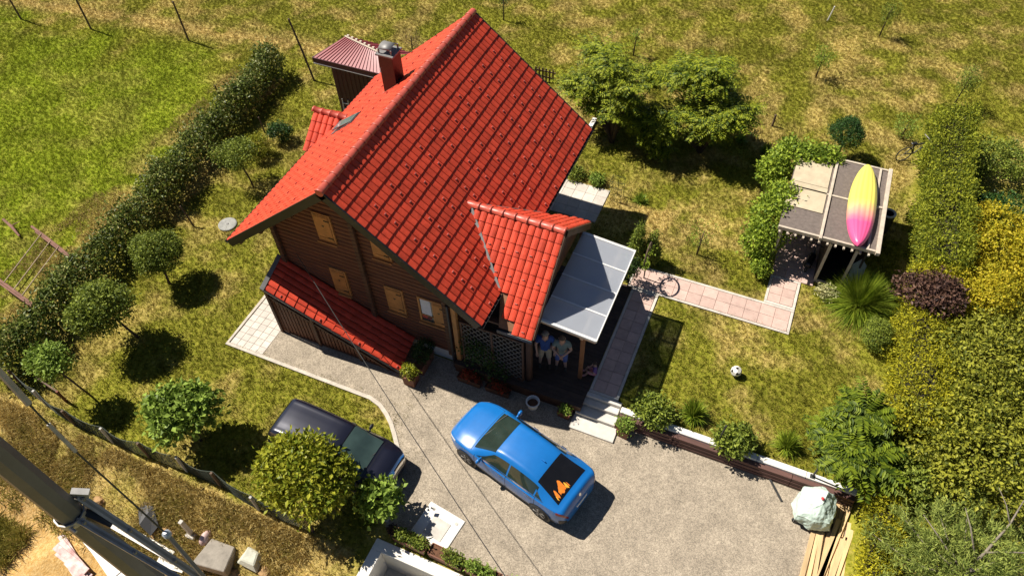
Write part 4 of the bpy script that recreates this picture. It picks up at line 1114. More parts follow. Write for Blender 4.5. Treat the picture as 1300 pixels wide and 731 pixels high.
# vines on the shelter
vine('vine', 'thick green vine tumbling down the left side of the shelter', [(11.35, 9.3, 1.9, 0.75, 0.85, 0.75), (11.2, 8.6, 1.35, 0.55, 0.55, 0.75), (11.5, 10.0, 2.3, 0.55, 0.6, 0.4)], 6500, 0.12, L_ivy, (11.3, 9.0, 0.45), spread=0.1, asp=0.6)
vine('vine', 'leafy vine over the back of the shelter roof', [(11.4, 12.2, 2.35, 0.75, 0.65, 0.5), (12.3, 12.4, 2.55, 0.75, 0.42, 0.32), (10.9, 11.6, 2.0, 0.5, 0.55, 0.6)], 5200, 0.13, L_ivy, (11.2, 12.2, 0.45), spread=0.1, asp=0.6)
round_tree('path_bush', 'small green bush at the corner of the patio and the lawn', (11.45, 7.95, 0.45), (11.45, 7.95, 0.85), (0.38, 0.38, 0.42), 1500, 0.09, L_ivy, cat='bush', spread=0.05, tr=0.03)
round_tree('silver_bush', 'pale grey leaved flower bush beside the shelter base', (13.75, 7.75, 0.45), (13.75, 7.75, 0.70), (0.30, 0.28, 0.25), 800, 0.09, leaf_mat('silver leaf', (0.16, 0.16, 0.09), (0.42, 0.40, 0.26)), cat='bush', spread=0.05, tr=0.02)
for x, y, s, lab, mm in ((3.75, 10.25, 0.34, 'low grey green bush at the kerb strip corner of the back slabs', L_box), (4.60, 10.25, 0.30, 'low rounded bush along the edge of the back slabs', L_fig)):
    round_tree('low_bush', lab, (x, y, 0.45), (x, y, 0.62), (s, s, 0.28), 900, 0.08, mm, cat='bush', spread=0.05, tr=0.02)
# young trees set out in the field and lawn
def sapling(label, base, h, cr, n, m, size=0.07, stake=False, lean=0.05):
    rt = thing('sapling', label, 'tree', base)
    e = (lean*h, 0.02, h)
    trunk(rt, [([(0, 0, -0.05), (lean*h*0.4, 0.0, h*0.5), e], (0.038, 0.014))]+[([(lean*h*0.5, 0, h*0.55), (e[0]+cr*0.6*math.cos(t), cr*0.6*math.sin(t), h*0.95)], (0.012, 0.005)) for t in (0.5, 2.4, 4.4)], M_bark)
    leafy('crown', [(base[0]+e[0], base[1]+e[1], base[2]+h*0.95, cr, cr, cr*1.1), (base[0]+e[0]*0.8, base[1], base[2]+h*0.65, cr*0.7, cr*0.7, cr*0.7)], n, size, m, rt, base=base, shell=0.8, spread=0.08, low=0.9)
    if stake: B(-0.14, -0.10, -0.02, 0.02, -0.05, h*0.8).build('stake', M_bark2, rt)
    return rt
gl_ = lambda x, y: (x, y, float(hz(x, y)))
sapling('thin young tree with a leafy top and a long shadow near the thuja hedge end', gl_(17.3, 20.6), 1.5, 0.45, 1300, L_box)
sapling('small bright sapling standing alone in the middle of the field', gl_(11.5, 20.6), 1.25, 0.42, 800, L_green)
sapling('dark thin sapling far out in the field', gl_(13.8, 25.1), 1.5, 0.36, 800, L_box)
sapling('slim sapling behind the ridge end of the red roof', gl_(-4.0, 20.6), 1.4, 0.3, 350, L_deep)
sapling('small sapling with airy leaves on the worn lawn', gl_(9.2, 8.0), 1.25, 0.5, 500, L_green, 0.06)
sapling('sparse sapling behind the tall feathery tree', gl_(3.3, 19.3), 1.3, 0.25, 260, L_green)
sapling('twiggy pinkish shrub just behind the red roof verge', gl_(-7.2, 16.6), 0.7, 0.5, 520, leaf_mat('pinkish twig leaf', (0.07, 0.06, 0.03), (0.22, 0.15, 0.10)), 0.05)
sapling('short sapling at the upper rim of the field', gl_(5.9, 26.6), 1.2, 0.28, 300, L_box)
sapling('leafy young shrub beside the parked bicycle', gl_(15.4, 17.5), 0.8, 0.5, 700, L_fig)
for i, (x, y, lab) in enumerate(((6.5, 9.9, 'small clump of green weeds on the worn lawn by the wire frame'), (9.3, 14.9, 'dark weed clump at the edge of the tree shadow'), (10.4, 14.6, 'leafy weed clump by the short dark post'))):
    grass_clump('weed_clump', lab, gl_(x, y), 0.38, 0.7, 130, L_green, 0.03, 30+i)
# dry scrub on the embankment
L_dry = leaf_mat('dry stalks', (0.19, 0.145, 0.060), (0.35, 0.275, 0.135), 0.8, 0.2)
L_olive = leaf_mat('olive weeds', (0.090, 0.090, 0.019), (0.240, 0.204, 0.060), 0.7, 0.2)
def scrub(label, n, region, m, h, name='dry_scrub'):
    rng = np.random.default_rng(n)
    x = region[0]+rng.random(n)*(region[1]-region[0]); y = region[2]+rng.random(n)*(region[3]-region[2])
    keep = fbm(x, y, 0.8, 3) > region[4]
    x, y = x[keep], y[keep]
    P = np.stack([x, y, hz(x, y)-0.02], 1); k = len(P)
    D = unit(rng.normal(size=(k, 3))*0.7+np.array([0, 0, 0.9]))
    o = link(name, leaves(name, P, D, unit(rng.normal(size=(k, 3))), h*(0.5+rng.random(k)), 0.022, m))
    tag(stuff(o), label, 'scrub')
scrub('dry tan stalks covering the embankment below the mesh fence', 60000, (-12, 3.0, -8.3, -6.25, 0.44), L_dry, 0.19)
scrub('olive weeds in loose patches on the lower embankment', 22000, (-12, 2.5, -8.8, -6.6, 0.54), L_olive, 0.22, 'olive_weeds')
scrub('tangle of dry olive brush on the bare orange soil', 5000, (-9.3, -7.0, -10.6, -9.1, 0.40), L_olive, 0.38, 'brush')
scrub('long pale straw patches along the left hedge in the field', 26000, (-14.5, -11.6, -4, 12, 0.50), L_dry, 0.14, 'straw')

# ------------------------------------------------------------------ cars
def catmull(P, v):
    """P (n_ctrl, ..., 2) control points along axis 0, v scalar array"""
    n = P.shape[0]
    i = np.clip(np.floor(v).astype(int), 0, n-2); t = (v-i)
    g = lambda k: P[np.clip(k, 0, n-1), np.arange(P.shape[1])] if P.ndim == 3 else P[np.clip(k, 0, n-1)]
    p0, p1, p2, p3 = g(i-1), g(i), g(i+1), g(i+2)
    t = t[:, None]
    return 0.5*((2*p1)+(-p0+p2)*t+(2*p0-5*p1+4*p2-p3)*t*t+(-p0+3*p1-3*p2+p3)*t**3)
class CarShape:
    def __init__(s, keys): s.k = keys
    def val(s, name, x):
        xs_, ys_ = zip(*s.k[name]); xs_ = np.array(xs_); ys_ = np.array(ys_)
        # smooth (monotone-ish) interpolation
        m = np.gradient(ys_, xs_); i = np.clip(np.searchsorted(xs_, x)-1, 0, len(xs_)-2)
        h = xs_[i+1]-xs_[i]; t = (x-xs_[i])/h
        sec = (ys_[i+1]-ys_[i])/h
        lim = lambda mm: np.where(mm*sec <= 0, 0, np.sign(mm)*np.minimum(np.abs(mm), 3*np.abs(sec)))
        a, b = lim(m[i]), lim(m[i+1])
        return (2*t**3-3*t**2+1)*ys_[i]+(t**3-2*t**2+t)*h*a+(-2*t**3+3*t**2)*ys_[i+1]+(t**3-t**2)*h*b
    def S(s, x, v):
        """x, v arrays of one length -> points (y>=0 side)"""
        x = np.asarray(x, float); v = np.asarray(v, float)
        zt, zb, wb, wr, zs = (s.val(n, x) for n in ('zt', 'zb', 'wb', 'wr', 'zs'))
        ze = np.maximum(zb+0.006, zt-0.075)
        P = np.stack([np.stack(p, -1) for p in (
            (0*x, zs), (0.86*wb, zs), (0.965*wb, zs+0.09), (wb, zs+0.5*(zb-zs)), (0.985*wb, zb-0.07), (0.945*wb, zb), (wr, ze), (0.62*wr, zt-0.012), (0*x, zt))])
        yz = catmull(P, v)
        # keep the belt and roof edge crisp
        return np.stack([x, np.maximum(yz[:, 0], 0), yz[:, 1]], -1)
    def nrm(s, x, v):
        e = 0.004
        a = s.S(x+e, v)-s.S(x-e, v); b = s.S(x, np.minimum(v+0.02, 8))-s.S(x, np.maximum(v-0.02, 0))
        n = unit(np.cross(a, b))
        c = s.S(x, v)-np.stack([x, 0*x, 0*x+0.6], -1)
        sgn = np.sign((n*c).sum(1)+1e-9); return n*sgn[:, None]
    def patch(s, x0, x1, v0, v1, off, nx_=10, nv_=8, sides=(1, -1)):
        """grid patch; x0/x1 are functions of t in 0..1 (v from v0 to v1) or numbers"""
        mb = MB(); mb.smooth = True
        f = lambda q, t: q(t) if callable(q) else q
        for sd in sides:
            tt, uu = np.meshgrid(np.linspace(0, 1, nv_), np.linspace(0, 1, nx_), indexing='ij')
            tt, uu = tt.ravel(), uu.ravel()
            xa = np.array([f(x0, t) for t in tt]); xb = np.array([f(x1, t) for t in tt])
            x = xa+(xb-xa)*uu; v = v0+(v1-v0)*tt
            p = s.S(x, v)+s.nrm(x, v)*off; p[:, 1] *= sd
            mb.add(p, [(j*nx_+i, j*nx_+i+1, (j+1)*nx_+i+1, (j+1)*nx_+i) for j in range(nv_-1) for i in range(nx_-1)])
        return mb
def wheel(parent, x, y, r, w, sd, tyre, rim):
    M = Matrix.Translation((x, y, r)) @ Matrix.Rotation(math.pi/2, 4, 'X')
    t = MB(); t.smooth = True
    t.lathe([(r*0.62, -w/2), (r*0.93, -w/2), (r, -w/2+0.03), (r, w/2-0.03), (r*0.93, w/2), (r*0.62, w/2)], (0, 0, 0), 28, M)
    wo = t.build('wheel', tyre, parent)
    h = MB(); h.smooth = False
    yo = sd*(w/2-0.012)
    zf = -yo
    h.lathe([(0.06, zf-0.008), (0.06, zf+0.008)], (0, 0, 0), 14, M)
    for k in range(5):
        a = 6.283*k/5
        for da in (-0.16, 0.16):
            p0 = M @ Vector((0.04*math.cos(a), 0.04*math.sin(a), zf)); p1 = M @ Vector((r*0.63*math.cos(a+da), r*0.63*math.sin(a+da), zf))
            h.beam(p0, p1, 0.035, 0.02)
    ring = [(r*0.60, zf-0.012), (r*0.66, zf-0.012), (r*0.66, zf+0.012), (r*0.60, zf+0.012), (r*0.60, zf-0.012)]
    n = 28; vs = []
    for rr, z in ring:
        for j in range(n): vs.append(M @ Vector((rr*math.cos(6.283*j/n), rr*math.sin(6.283*j/n), z)))
    h.add(vs, [(i*n+j, i*n+(j+1) % n, (i+1)*n+(j+1) % n, (i+1)*n+j) for i in range(4) for j in range(n)])
    h.build('rim', rim, wo)
def make_car(name, label, loc, rz, keys, paint, L, cfg):
    cs_ = CarShape(keys)
    root = thing(name, label, 'car', loc, rz)
    org = bpy.data.objects.new('tmp', None); bpy.data.objects.remove(org)
    sh = Matrix.Translation((-L/2, 0, 0))
    nx_, nv_ = 72, 33
    xs_ = np.concatenate([np.linspace(0, 0.25, 10), np.linspace(0.25, L-0.3, 50)[1:], np.linspace(L-0.3, L, 13)[1:]]); nx_ = len(xs_)
    vs_ = np.linspace(0, 8, nv_)
    XX, VV = np.meshgrid(xs_, vs_, indexing='ij')
    P = cs_.S(XX.ravel(), VV.ravel()).reshape(nx_, nv_, 3)
    Pm = P.copy(); Pm[..., 1] *= -1
    ring = np.concatenate([P, Pm[:, ::-1][:, 1:-1]], 1)      # closed ring
    k = ring.shape[1]
    mb = MB(); mb.smooth = True
    fs = [(i*k+j, i*k+(j+1) % k, (i+1)*k+(j+1) % k, (i+1)*k+j) for i in range(nx_-1) for j in range(k)]
    fs += [tuple(range(k)), tuple(range((nx_-1)*k, nx_*k))[::-1]]
    V_ = ring.reshape(-1, 3)
    def bld(m, nm, material, parent=root, **kw):
        m.v = [(p[0]-L/2, p[1], p[2]) for p in m.v]
        return m.build(nm, material, parent, **kw)
    mb.add(V_, fs)
    body = bld(mb, 'body', paint)
    glass, dark = cfg['glass'], M_trim
    # windows
    bld(cs_.patch(cfg['ws'][0], cfg['ws'][1], 6.10, 8.0, 0.006, 12, 12), 'windscreen', glass)
    bld(cs_.patch(cfg['rw'][0], cfg['rw'][1], 6.12, 8.0, 0.006, 12, 12), 'rear_window', cfg['rglass'])
    a0, a1, c0, c1, bx, ex = cfg['side']        # rear bottom, rear top, front bottom, front top, B pillar, extra pillar
    lin = lambda p, q: (lambda t: p+(q-p)*t)
    for sd in (1, -1):
        segs = [(lin(a0, a1), lin(ex, ex-0.01)), (lin(ex+0.05, ex+0.04), lin(bx-0.03, bx-0.03)), (lin(bx+0.03, bx+0.03), lin(c0, c1))]
        if ex <= a0+0.15: segs = [(lin(a0, a1), lin(bx-0.03, bx-0.03)), segs[2]]
        for s0, s1 in segs:
            bld(cs_.patch(s0, s1, 5.16, 5.86, 0.006, 12, 5, (sd,)), 'side_window', glass)
    # chrome window line
    bld(cs_.patch(lin(a0-0.05, a0-0.02), lin(c0+0.03, c0), 5.06, 5.13, 0.010, 30, 2), 'window_trim', cfg['trim'])
    bld(cs_.patch(0.22, L-0.22, 1.05, 2.2, 0.004, 30, 4), 'sill_trim', dark)
    bld(cs_.patch(0.03, 0.20, 1.1, 2.9, 0.006, 5, 6), 'rear_bumper_trim', dark)
    bld(cs_.patch(L-0.10, L-0.004, 1.2, 3.4, 0.006, 5, 8), 'grille', dark)
    # lamps
    bld(cs_.patch(L-0.46, L-0.09, 4.15, 4.95, 0.008, 8, 5, (1,)), 'headlight', M_lamp)
    bld(cs_.patch(L-0.46, L-0.09, 4.15, 4.95, 0.008, 8, 5, (-1,)), 'headlight', M_lamp)
    for sd in (1, -1):
        bld(cs_.patch(0.015, cfg['tail'], 3.8, 4.75, 0.008, 6, 5, (sd,)), 'taillight', M_red)
    # door lines as shallow dark grooves
    for xd in cfg['doors']:
        for sd in (1, -1):
            bld(cs_.patch(xd-0.006, xd+0.006, 2.3, 5.05, 0.0025, 2, 12, (sd,)), 'door_gap', M_gap)
    # bonnet and tailgate shut lines
    bld(cs_.patch(cfg['ws'][1]+0.05, cfg['ws'][1]+0.062, 5.5, 8.0, 0.0025, 2, 10), 'bonnet_gap', M_gap)
    for sd in (1, -1):
        bld(cs_.patch(cfg['ws'][1]+0.06, L-0.2, 5.55, 5.60, 0.0025, 14, 2, (sd,)), 'bonnet_gap', M_gap)
        for xd in cfg['handles']:
            p = cs_.S(np.array([xd]), np.array([4.35]))[0]
            m = MB(); m.beam((p[0]-0.09, sd*(p[1]+0.022), p[2]), (p[0]+0.09, sd*(p[1]+0.022), p[2]), 0.022, 0.028); bld(m, 'door_handle', cfg['trim'], bevel=0.006)
        # mirror
        p = cs_.S(np.array([cfg['mirror']]), np.array([5.2]))[0]
        m = MB(); m.smooth = True
        m.lathe([(0.02, -0.09), (0.085, -0.05), (0.095, 0.02), (0.06, 0.085), (0.01, 0.10)], (0, 0, 0), 12, Matrix.Translation((p[0]-0.02, sd*(p[1]+0.16), p[2]+0.05)) @ Matrix.Rotation(math.pi/2*sd, 4, 'X') @ Matrix.Diagonal((0.62, 0.9, 1.1, 1)))
        m.beam((p[0], sd*(p[1]-0.02), p[2]), (p[0]-0.02, sd*(p[1]+0.10), p[2]+0.04), 0.05, 0.03)
        bld(m, 'mirror', cfg.get('mir', paint))
        # wheels with dark arches
        for xw in cfg['wheels']:
            yb = float(cs_.val('wb', np.array([xw]))[0])
            a = MB(); n = 22; r = cfg['wr']+0.055
            pts = [(xw+r*math.cos(t), r*math.sin(t)+cfg['wr']) for t in np.linspace(-0.62, math.pi+0.62, n)]
            a.add([(x, sd*(yb+0.006), z) for x, z in pts], [tuple(range(n))]); bld(a, 'wheel_arch', dark)
            r = cfg['wr']
            wheel(root, xw-L/2, sd*(yb-0.075), r, 0.20, sd, M_tyre, cfg['rim'])
    for sd, x0 in ((1, 0), (-1, 0.1)):
        p = cs_.S(np.array([cfg['ws'][1]-0.02]), np.array([7.0]))[0]; q = cs_.S(np.array([cfg['ws'][1]-0.30]), np.array([6.6]))[0]
        m = MB(); m.beam((p[0], sd*0.25, p[2]+0.02), (q[0]+0.14, sd*0.25-0.42, q[2]-0.055), 0.018, 0.012); bld(m, 'wiper', dark)
    return root, cs_, bld
M_trim = mat('black plastic trim', (0.014, 0.014, 0.015), 0.55, 0.2, 10)
M_gap = mat('shut line', (0.006, 0.006, 0.007), 0.8, 0.1, 10)
M_lamp = glass_mat('lamp glass', (0.55, 0.57, 0.60), 0.08)
M_red = glass_mat('red lamp', (0.22, 0.012, 0.012), 0.1)
M_tyre = mat('tyre rubber', (0.018, 0.018, 0.018), 0.85, 0.2, 10)
M_rim = mat('alloy rim', (0.40, 0.40, 0.41), 0.35, 0.1, 10, metal=0.8)
M_chrome = mat('chrome', (0.72, 0.73, 0.75), 0.12, 0.03, 10, metal=1.0)
M_blue = mat('blue car paint', (0.006, 0.135, 0.430), 0.35, 0.06, 3, metal=0.0, coat=0.35)
M_navy = mat('blue black car paint', (0.012, 0.013, 0.026), 0.28, 0.1, 3, metal=0.3, coat=1.0)
G_blue = glass_mat('green tinted glass', (0.020, 0.032, 0.026), 0.04)
G_dark = glass_mat('dark privacy glass', (0.008, 0.008, 0.009), 0.05)
G_ws = glass_mat('pale green windscreen', (0.045, 0.075, 0.070), 0.04)
keysB = dict(
 zt=[(0, .62), (.05, .86), (.12, 1.0), (.32, 1.075), (.75, 1.22), (1.2, 1.375), (1.65, 1.445), (2.1, 1.455), (2.55, 1.415), (3.0, 1.225), (3.38, 1.035), (3.8, .955), (4.12, .86), (4.34, .735), (4.47, .52)],
 zb=[(0, .58), (.05, .80), (.12, .93), (.5, .975), (1.5, .945), (2.5, .925), (3.38, .90), (3.85, .83), (4.15, .75), (4.36, .64), (4.47, .48)],
 wb=[(0, .60), (.05, .72), (.15, .82), (.5, .895), (1.2, .91), (3.3, .905), (3.85, .875), (4.15, .79), (4.36, .64), (4.47, .44)],
 wr=[(0, .55), (.12, .70), (.35, .68), (.8, .615), (1.2, .575), (2.0, .58), (2.55, .60), (3.38, .72), (3.85, .74), (4.15, .66), (4.36, .52), (4.47, .36)],
 zs=[(0, .34), (.2, .24), (.6, .20), (3.9, .20), (4.3, .24), (4.47, .34)])
ang = math.atan2(0.71, -2.63)
cr_, csB, bB = make_car('blue_car', 'bright blue fastback car parked on the gravel in front of the terrace', (6.38, -1.93, 0.03), ang, keysB, M_blue, 4.47,
 dict(glass=G_blue, rglass=G_dark, ws=(2.62, 3.34), rw=(0.36, 1.14), side=(0.78, 1.22, 3.14, 2.62, 2.05, 1.05), trim=M_chrome, tail=0.30, doors=(1.02, 2.06, 3.22), handles=(1.28, 2.30), mirror=2.98, wheels=(0.82, 3.54), wr=0.325, rim=M_rim))
# orange toys lying behind the rear glass
M_or = mat('orange plush', (0.75, 0.20, 0.012), 0.8, 0.2, 12); M_ye = mat('yellow plush', (0.80, 0.42, 0.03), 0.8, 0.2, 12)
for (x0, x1, v0, v1, mm) in ((0.44, 0.60, 7.05, 7.45, M_or), (0.47, 0.72, 7.32, 7.62, M_or), (0.42, 0.56, 7.62, 7.80, M_ye), (0.44, 0.63, 6.62, 6.92, M_or), (0.42, 0.50, 6.50, 6.62, M_ye), (0.43, 0.52, 7.82, 7.94, M_or)):
    bB(csB.patch(lambda t, a=x0: a+0.03*math.sin(7*t), lambda t, b=x1: b-0.05*math.cos(5*t), v0, v1, 0.011, 5, 6, (1,)), 'plush_toy', mm)
m = MB(); m.box(1.30, 1.42, -0.012, 0.012, 1.395, 1.455); bB(m, 'roof_antenna', M_blue)
m = MB(); m.box(-0.012, 0.03, -0.24, 0.24, 0.62, 0.73); bB(m, 'number_plate', mat('white plate', (0.75, 0.75, 0.73), 0.5, 0.05, 10))
m = MB(); m.lathe([(0.045, 0), (0.045, 0.01)], (0, 0, 0), 16, Matrix.Translation((0.085, 0, 0.955)) @ Matrix.Rotation(-1.0, 4, 'Y')); bB(m, 'badge', M_chrome)
keysV = dict(
 zt=[(0, .70), (.04, 1.05), (.10, 1.35), (.22, 1.56), (.5, 1.635), (1.2, 1.665), (2.0, 1.655), (2.5, 1.60), (2.95, 1.42), (3.35, 1.17), (3.62, 1.055), (3.95, .995), (4.18, .90), (4.32, .78), (4.40, .58)],
 zb=[(0, .66), (.04, .93), (.12, 1.0), (.5, 1.0), (2.0, .985), (3.0, .96), (3.62, .93), (3.95, .87), (4.18, .79), (4.33, .67), (4.40, .52)],
 wb=[(0, .66), (.05, .78), (.15, .85), (.5, .89), (1.2, .90), (3.4, .895), (3.9, .86), (4.18, .78), (4.33, .66), (4.40, .48)],
 wr=[(0, .58), (.10, .66), (.25, .66), (.6, .655), (1.3, .655), (2.3, .65), (2.6, .655), (3.62, .74), (3.95, .735), (4.18, .66), (4.33, .54), (4.40, .38)],
 zs=[(0, .34), (.2, .24), (.6, .20), (3.9, .20), (4.25, .24), (4.40, .34)])
cr2, csV, bV = make_car('dark_van', 'blue black people carrier standing on the lawn under the round tree', (1.30, -3.80, 0.03), math.radians(-2.0), keysV, M_navy, 4.40,
 dict(glass=G_dark, rglass=G_dark, ws=(2.62, 3.58), rw=(0.045, 0.20), side=(0.35, 0.42, 3.18, 2.62, 2.02, 1.05), trim=M_trim, tail=0.22, doors=(1.0, 2.05, 3.22), handles=(1.25, 2.28), mirror=2.95, wheels=(0.80, 3.50), wr=0.325, rim=M_rim, mir=M_trim))
bV(csV.patch(2.66, 3.56, 6.14, 8.0, 0.009, 12, 12), 'windscreen_tint', G_ws)
bV(csV.patch(4.24, 4.30, 4.6, 8.0, 0.010, 3, 14), 'chrome_grille_bar', M_chrome)
bV(csV.patch(4.33, 4.36, 4.2, 8.0, 0.010, 3, 14), 'chrome_grille_bar', M_chrome)
cr2.scale = (0.91, 0.95, 0.92)
m = MB(); m.lathe([(0.07, 0), (0.07, 0.012)], (0, 0, 0), 18, Matrix.Translation((4.315, 0, 0.80)) @ Matrix.Rotation(0.95, 4, 'Y')); bV(m, 'badge', M_chrome)
for sd in (1, -1):
    bV(csV.patch(0.5, 2.5, 6.05, 6.16, 0.025, 20, 3, (sd,)), 'roof_rail', M_trim)

# ------------------------------------------------------------------ people
def person(label, loc, rz, h, pose, cols, seat=False):
    """one continuous skinned body; shirt, shorts and hair are its children"""
    root = thing('person', label, 'person', loc, rz)
    s = h/1.75
    V_ = []; E_ = []; R_ = []; T_ = []
    def add(p, r, t, par=None):
        V_.append(Vector(p)*s); R_.append(r*s); T_.append(t)
        if par is not None: E_.append((par, len(V_)-1))
        return len(V_)-1
    hip, kn, an, sho, el, wr_ = (pose[k] for k in ('hip', 'knee', 'ankle', 'shoulder', 'elbow', 'wrist'))
    pz = pose['pelvis']
    pel = add((0, 0, pz), 0.135, 'shorts'); sp = add((0.0, 0, pz+0.20), 0.125, 'shirt', pel); ches = add((0.01, 0, pz+0.40), 0.15, 'shirt', sp)
    nk = add((0.02, 0, pz+0.54), 0.06, 'skin', ches); hd1 = add((0.04, 0, pz+0.62), 0.075, 'skin', nk); hd2 = add((0.045, 0, pz+0.72), 0.098, 'skin', hd1); hd3 = add((0.035, 0, pz+0.80), 0.080, 'hair', hd2)
    for i, sd in enumerate((1, -1)):
        h0 = add((0.0, sd*0.10, pz-0.06), 0.10, 'shorts', pel)
        k0 = add(kn[i], 0.062, 'shorts' if True else 'skin', h0)
        kk = add(tuple(kn[i][j]*0.85+an[i][j]*0.15 for j in range(3)), 0.056, 'skin', k0)
        cf = add(tuple(kn[i][j]*0.6+an[i][j]*0.4 for j in range(3)), 0.058, 'skin', kk)
        a0 = add(an[i], 0.040, 'skin', cf)
        add((an[i][0]+0.16, an[i][1]+sd*0.02, an[i][2]-0.045), 0.035, 'shoe', a0)
        s0 = add((0.0, sd*0.175, pz+0.46), 0.070, 'shirt', ches)
        m0 = add(tuple(s_*0.5+e_*0.5 for s_, e_ in zip((0.0, sd*0.19, pz+0.44), el[i])), 0.058, 'shirt', s0)
        e0 = add(el[i], 0.044, 'skin', m0); w0 = add(wr_[i], 0.030, 'skin', e0)
        d = (Vector(wr_[i])-Vector(el[i])).normalized(); sidev = d.cross(Vector((1, 0, 0.2))).normalized()
        p0 = Vector(wr_[i])+d*0.06; pm = add(tuple(p0), 0.034, 'skin', w0)
        for j, (off, ln) in enumerate(((-0.030, 0.075), (-0.010, 0.088), (0.010, 0.084), (0.030, 0.066))):
            q = p0+d*0.035+sidev*off; f1_ = add(tuple(q), 0.010, 'skin', pm); f2_ = add(tuple(q+d*ln*0.55+Vector((0.008, 0, 0))), 0.009, 'skin', f1_); add(tuple(q+d*ln+Vector((0.022, 0, 0))), 0.008, 'skin', f2_)
        t1_ = add(tuple(p0-d*0.02+Vector((0.035, 0, 0))), 0.011, 'skin', pm); add(tuple(p0+d*0.03+Vector((0.052, 0, 0))), 0.009, 'skin', t1_)
    me = bpy.data.meshes.new('body'); me.from_pydata(V_, E_, [])
    o = bpy.data.objects.new('body', me); C.objects.link(o)
    md = o.modifiers.new('skin', 'SKIN')
    for i, sv in enumerate(me.skin_vertices[0].data):
        sv.radius = (R_[i], R_[i]); sv.use_root = (i == 0)
    sb_ = o.modifiers.new('sub', 'SUBSURF'); sb_.levels = 2; sb_.render_levels = 2
    dg = bpy.context.evaluated_depsgraph_get(); ev = o.evaluated_get(dg); bme = bpy.data.meshes.new_from_object(ev)
    bpy.data.objects.remove(o)
    co = np.array([v.co for v in bme.vertices]); nn = np.array([v.normal for v in bme.vertices])
    # nearest skeleton segment decides what covers each face
    segs = [(np.array(V_[a]), np.array(V_[b]), T_[b]) for a, b in E_]
    fc = np.array([p.center for p in bme.polygons]); best = np.full(len(fc), 1e9); lab = np.array(['skin']*len(fc), dtype=object)
    for a, b, t in segs:
        ab = b-a; tt = np.clip(((fc-a)@ab)/max(ab@ab, 1e-9), 0, 1); dd_ = np.linalg.norm(fc-a-tt[:, None]*ab, axis=1)
        up_ = dd_ < best; best[up_] = dd_[up_]; lab[up_] = t
    for p in bme.polygons: p.use_smooth = True
    bme.materials.append(cols['skin'])
    link('body', bme, root)
    for part, nm, off in (('shirt', 'shirt', 0.016), ('shorts', 'shorts', 0.020), ('hair', 'hair', 0.012), ('shoe', 'shoes', 0.010)):
        idx = [i for i in range(len(fc)) if lab[i] == part]
        if not idx: continue
        used = sorted({v for i in idx for v in bme.polygons[i].vertices}); mp = {v: k for k, v in enumerate(used)}
        mb = MB(); mb.smooth = True
        mb.add([tuple(co[v]+nn[v]*off*s) for v in used], [[mp[v] for v in bme.polygons[i].vertices] for i in idx])
        mb.build(nm, cols[part], root)
    # face
    hx = (V_[hd2].x, V_[hd2].y, V_[hd2].z); r = R_[hd2]
    f = MB(); f.smooth = True; f.lathe([(0.002, 0.03), (0.012, 0.0), (0.016, -0.03), (0.002, -0.04)], (hx[0]+r*0.95, 0, hx[2]-0.015), 8); f.build('nose', cols['skin'], root)
    for sd in (1, -1):
        e = MB(); e.lathe([(0.003, -0.009), (0.010, 0), (0.003, 0.009)], (hx[0]+r*0.86, sd*0.035, hx[2]+0.02), 8); e.build('eye', M_black, root)
        e = MB(); e.smooth = True; e.lathe([(0.004, -0.03), (0.018, 0), (0.004, 0.03)], (hx[0]-0.005, sd*r*0.98, hx[2]), 8); e.build('ear', cols['skin'], root)
    B(hx[0]+r*0.86, hx[0]+r*0.93, -0.025, 0.025, hx[2]-0.058, hx[2]-0.048).build('mouth', mat('lips', (0.25, 0.08, 0.07), 0.6, 0.1, 8), root)
    return root
M_skin = mat('skin', (0.50, 0.29, 0.21), 0.55, 0.08, 8)
def cloth(n, c): return mat(n, c, 0.9, 0.2, 12, 0.3, 60)
stand = dict(pelvis=0.93, hip=None, knee=[(0.03, 0.12, 0.50), (0.0, -0.12, 0.50)], ankle=[(0.0, 0.14, 0.085), (-0.04, -0.14, 0.085)], shoulder=None,
             elbow=[(0.0, 0.28, 1.12), (0.02, -0.27, 1.12)], wrist=[(0.08, 0.28, 0.88), (0.12, -0.24, 0.90)])
stand2 = dict(pelvis=0.93, hip=None, knee=[(0.03, 0.12, 0.50), (0.0, -0.12, 0.50)], ankle=[(0.0, 0.14, 0.085), (-0.04, -0.14, 0.085)], shoulder=None,
              elbow=[(0.08, 0.29, 1.15), (0.08, -0.29, 1.15)], wrist=[(0.27, 0.10, 1.12), (0.27, -0.06, 1.08)])
person('person in a dark blue shirt and pale shorts standing on the terrace', (5.86, 1.42, 0.503), math.radians(-70), 1.90, stand,
       dict(skin=M_skin, shirt=cloth('navy shirt', (0.025, 0.065, 0.24)), shorts=cloth('khaki shorts', (0.40, 0.33, 0.24)), hair=cloth('grey hair', (0.20, 0.18, 0.16)), shoe=cloth('sandals', (0.05, 0.04, 0.03))))
person('person in a grey green shirt and blue shorts with folded arms on the terrace', (6.38, 1.52, 0.503), math.radians(-75), 1.80, stand2,
       dict(skin=M_skin, shirt=cloth('sage shirt', (0.17, 0.22, 0.21)), shorts=cloth('blue shorts', (0.09, 0.13, 0.34)), hair=cloth('brown hair', (0.09, 0.06, 0.04)), shoe=cloth('sandals', (0.05, 0.04, 0.03))))
sit = dict(pelvis=0.16, hip=None, knee=[(0.34, 0.14, 0.34), (0.34, -0.14, 0.34)], ankle=[(0.46, 0.13, 0.06), (0.46, -0.13, 0.06)], shoulder=None,
           elbow=[(0.10, 0.25, 0.38), (0.10, -0.25, 0.38)], wrist=[(0.28, 0.14, 0.36), (0.28, -0.14, 0.36)])
